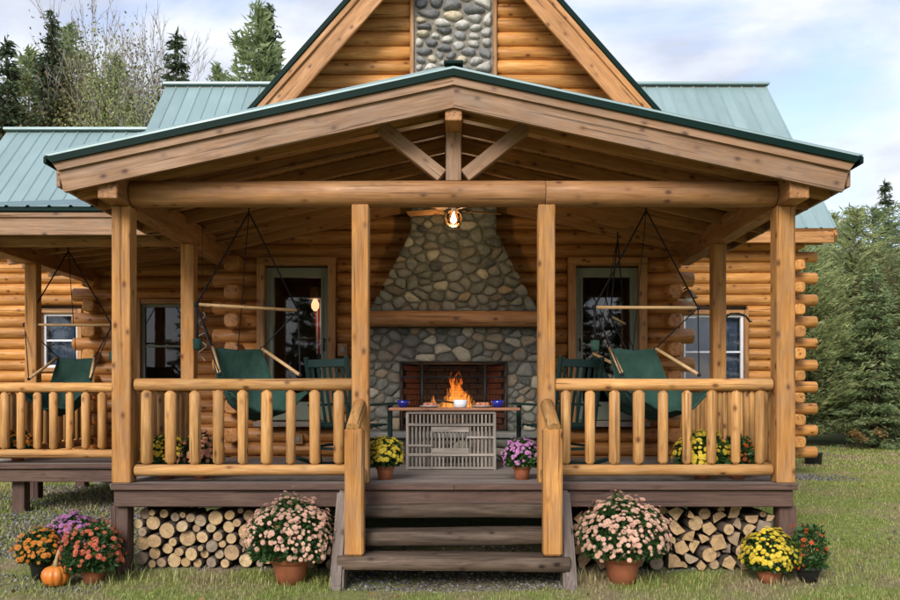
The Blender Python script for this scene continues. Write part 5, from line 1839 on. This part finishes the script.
rg = np.random.default_rng(31)
VV, FF, off = [], [], 0
for k in range(15):
    geo = conifer_geo(10, 2.8, 100 + k % 3, 26, 14, 0.6, 0.2, 0.2, 0.1, 0.05, 0.75, 0.3)
    v, f = geo[1]
    x, y = -42 + k * 6 + rg.uniform(-1.5, 1.5), -38 + rg.uniform(-4, 4)
    VV.append(v * rg.uniform(0.8, 1.15) + np.array([x, y, 0]))
    FF.append(f + off)
    off += len(v)
tag(ob('forest', fast('forest', np.concatenate(VV), np.concatenate(FF), ('spruce',))), 'dark conifer wood across the yard, mirrored in the door glass', 'forest', kind='stuff')

# ------------------------------------------------------------------ grass, gravel, leaf litter
def noise2(x, y):
    return (np.sin(x * 1.7 + 0.6 * np.sin(y * 2.1)) + np.sin(y * 2.3 + x * 0.8 + 1.7) + 0.6 * np.sin(x * 4.9 - y * 3.7)) / 2.6

def grass_patch(nm, x0, x1, y0, y1, n, hgt, wid, seed):
    rg = np.random.default_rng(seed)
    X, Y = rg.uniform(x0, x1, n), rg.uniform(y0, y1, n)
    k = np.ones(n, bool)
    k &= ~((np.abs(X) < 2.9) & (Y > -0.05) & (Y < 3.4))                      # under the porch
    k &= ~((np.abs(X) < 0.95) & (Y > -0.60) & (Y < 0.1))                       # worn patch at the steps
    k &= ~((X > -6.2) & (X < -2.8) & (Y > 0.30 + 0.12 * np.sin(X * 3)) & (rg.random(n) < 0.62))   # gravel by the side deck
    k &= ~((np.abs(X) < 1.3) & (Y < -0.70) & (rg.random(n) < 0.35 + 0.3 * noise2(X * 2, Y * 2)))
    k &= ~((X > 2.85) & (X < 6) & (Y > 5.6))
    k &= (rg.random(n) < 0.62 + 0.42 * noise2(X * 1.3, Y * 1.5))
    X, Y = X[k], Y[k]
    n = len(X)
    Z = gz(X, Y)
    az = rg.uniform(0, 2 * math.pi, n)
    h = hgt * rg.uniform(0.45, 1.25, n) * (1 + 0.35 * noise2(X * 2.2, Y * 2.6))
    w = wid * rg.uniform(0.7, 1.3, n)
    lx, ly = np.cos(az), np.sin(az)
    lean = rg.uniform(0.2, 1.1, n) * h
    V = np.empty((n, 5, 3))
    dx, dy = -ly * w * 0.5, lx * w * 0.5
    V[:, 0] = np.stack([X - dx, Y - dy, Z - 0.01], 1)
    V[:, 1] = np.stack([X + dx, Y + dy, Z - 0.01], 1)
    V[:, 2] = np.stack([X + dx * 0.75 + lx * lean * 0.35, Y + dy * 0.75 + ly * lean * 0.35, Z + h * 0.6], 1)
    V[:, 3] = np.stack([X - dx * 0.75 + lx * lean * 0.35, Y - dy * 0.75 + ly * lean * 0.35, Z + h * 0.6], 1)
    V[:, 4] = np.stack([X + lx * lean, Y + ly * lean, Z + h], 1)
    b = np.arange(n)[:, None] * 5
    F = np.concatenate([b + np.array([[0, 1, 2]]), b + np.array([[0, 2, 3]]), b + np.array([[3, 2, 4]])])
    g = ob('grass', fast('grass', V.reshape(-1, 3), F, ('grass',)))
    return g
gA = grass_patch('grass', -6.5, 6.5, -1.8, 1.0, 150000, 0.032, 0.0048, 1)
tag(gA, 'short patchy green and straw lawn in front of the porch', 'grass', kind='stuff')
gB = grass_patch('grass', 2.9, 9.5, 0.6, 8.0, 130000, 0.026, 0.008, 2)
tag(gB, 'patchy lawn beside the log wing', 'grass', kind='stuff')
gC = grass_patch('grass', 4.5, 17, 7.5, 15.0, 70000, 0.035, 0.02, 3)
tag(gC, 'bright green lawn running up to the conifers', 'grass', kind='stuff')
gD = grass_patch('grass', -9, -2.9, 0.5, 6.5, 52000, 0.05, 0.011, 4)
tag(gD, 'weedy grass round the side deck supports', 'grass', kind='stuff')

gE = grass_patch('grass', -3.6, 3.6, -0.5, -0.02, 2600, 0.085, 0.008, 6)
tag(gE, 'taller weedy tufts along the foot of the porch and firewood', 'grass', kind='stuff')
gF = grass_patch('grass', -6.5, 9, -1.8, 6, 2200, 0.06, 0.009, 7)
tag(gF, 'scattered taller tufts standing out of the lawn', 'grass', kind='stuff')

def gravel(n, boxes, size, seed, label):
    rg = np.random.default_rng(seed)
    PX_, PY_ = [], []
    for (x0, x1, y0, y1, f) in boxes:
        m_ = int(n * f)
        PX_.append(rg.uniform(x0, x1, m_))
        PY_.append(rg.uniform(y0, y1, m_))
    X, Y = np.concatenate(PX_), np.concatenate(PY_)
    n = len(X)
    Z = gz(X, Y)
    oct_ = np.array([(1, 0, 0), (0, 1, 0), (-1, 0, 0), (0, -1, 0), (0, 0, 1), (0, 0, -1)], float)
    f = np.array([(0, 1, 4), (1, 2, 4), (2, 3, 4), (3, 0, 4), (1, 0, 5), (2, 1, 5), (3, 2, 5), (0, 3, 5)])
    s = size * rg.uniform(0.5, 1.4, (n, 1, 1))
    V = oct_[None] * s * np.array([1, 1, 0.6]) + rg.normal(size=(n, 6, 3)) * s * 0.22
    a = rg.uniform(0, 6.28, n)
    ca_, sa_ = np.cos(a)[:, None], np.sin(a)[:, None]
    V = np.stack([V[..., 0] * ca_ - V[..., 1] * sa_, V[..., 0] * sa_ + V[..., 1] * ca_, V[..., 2]], -1)
    V += np.stack([X, Y, Z + size * 0.25], 1)[:, None, :]
    F = (f[None] + (np.arange(n) * 6)[:, None, None]).reshape(-1, 3)
    g = ob('gravel', fast('gravel', V.reshape(-1, 3), F, ('gravel',)))
    tag(g, label, 'gravel', kind='stuff')
gravel(11000, [(-6.2, -2.8, 0.45, 2.1, 0.55), (-6.0, -2.9, 2.1, 4.9, 0.38)], 0.016, 1, 'grey gravel strip under and before the side deck')
gravel(7000, [(-0.95, 0.95, -0.62, 0.15, 0.22), (-2.8, 2.8, 0.0, 1.4, 0.5)], 0.014, 2, 'grey gravel beneath the steps and front porch')
gravel(3500, [(2.9, 6.4, 5.6, 6.8, 0.7), (2.95, 4.9, -0.5, 1.4, 0.12), (-4.2, -2.9, -0.75, -0.1, 0.10)], 0.016, 3, 'grey gravel drip line along the log wing')

rg = np.random.default_rng(9)
n = 1500
X, Y = rg.uniform(-6, 12, n), rg.uniform(-1.2, 12, n) ** 1.0
k = ~((np.abs(X) < 2.95) & (Y > -0.1)) & ~((X < 5.8) & (Y > 6.4)) & ~((X < -2.9) & (Y > 4.5))
X, Y = X[k], Y[k]
P = np.stack([X, Y, gz(X, Y) + 0.035], 1)
ax = unit(rg.normal(size=P.shape) * np.array([1, 1, 0.3]))
ay = unit(np.cross(ax, rg.normal(size=P.shape) * np.array([0.3, 0.3, 1])))
s = rg.uniform(0.012, 0.028, (len(P), 1))
V, F = quads(P, ax, ay, s, s * 0.6)
tag(ob('fallen_leaves', fast('fallen_leaves', V, F, ('autumn',))), 'scattered brown fallen leaves on the lawn', 'leaves', kind='stuff')
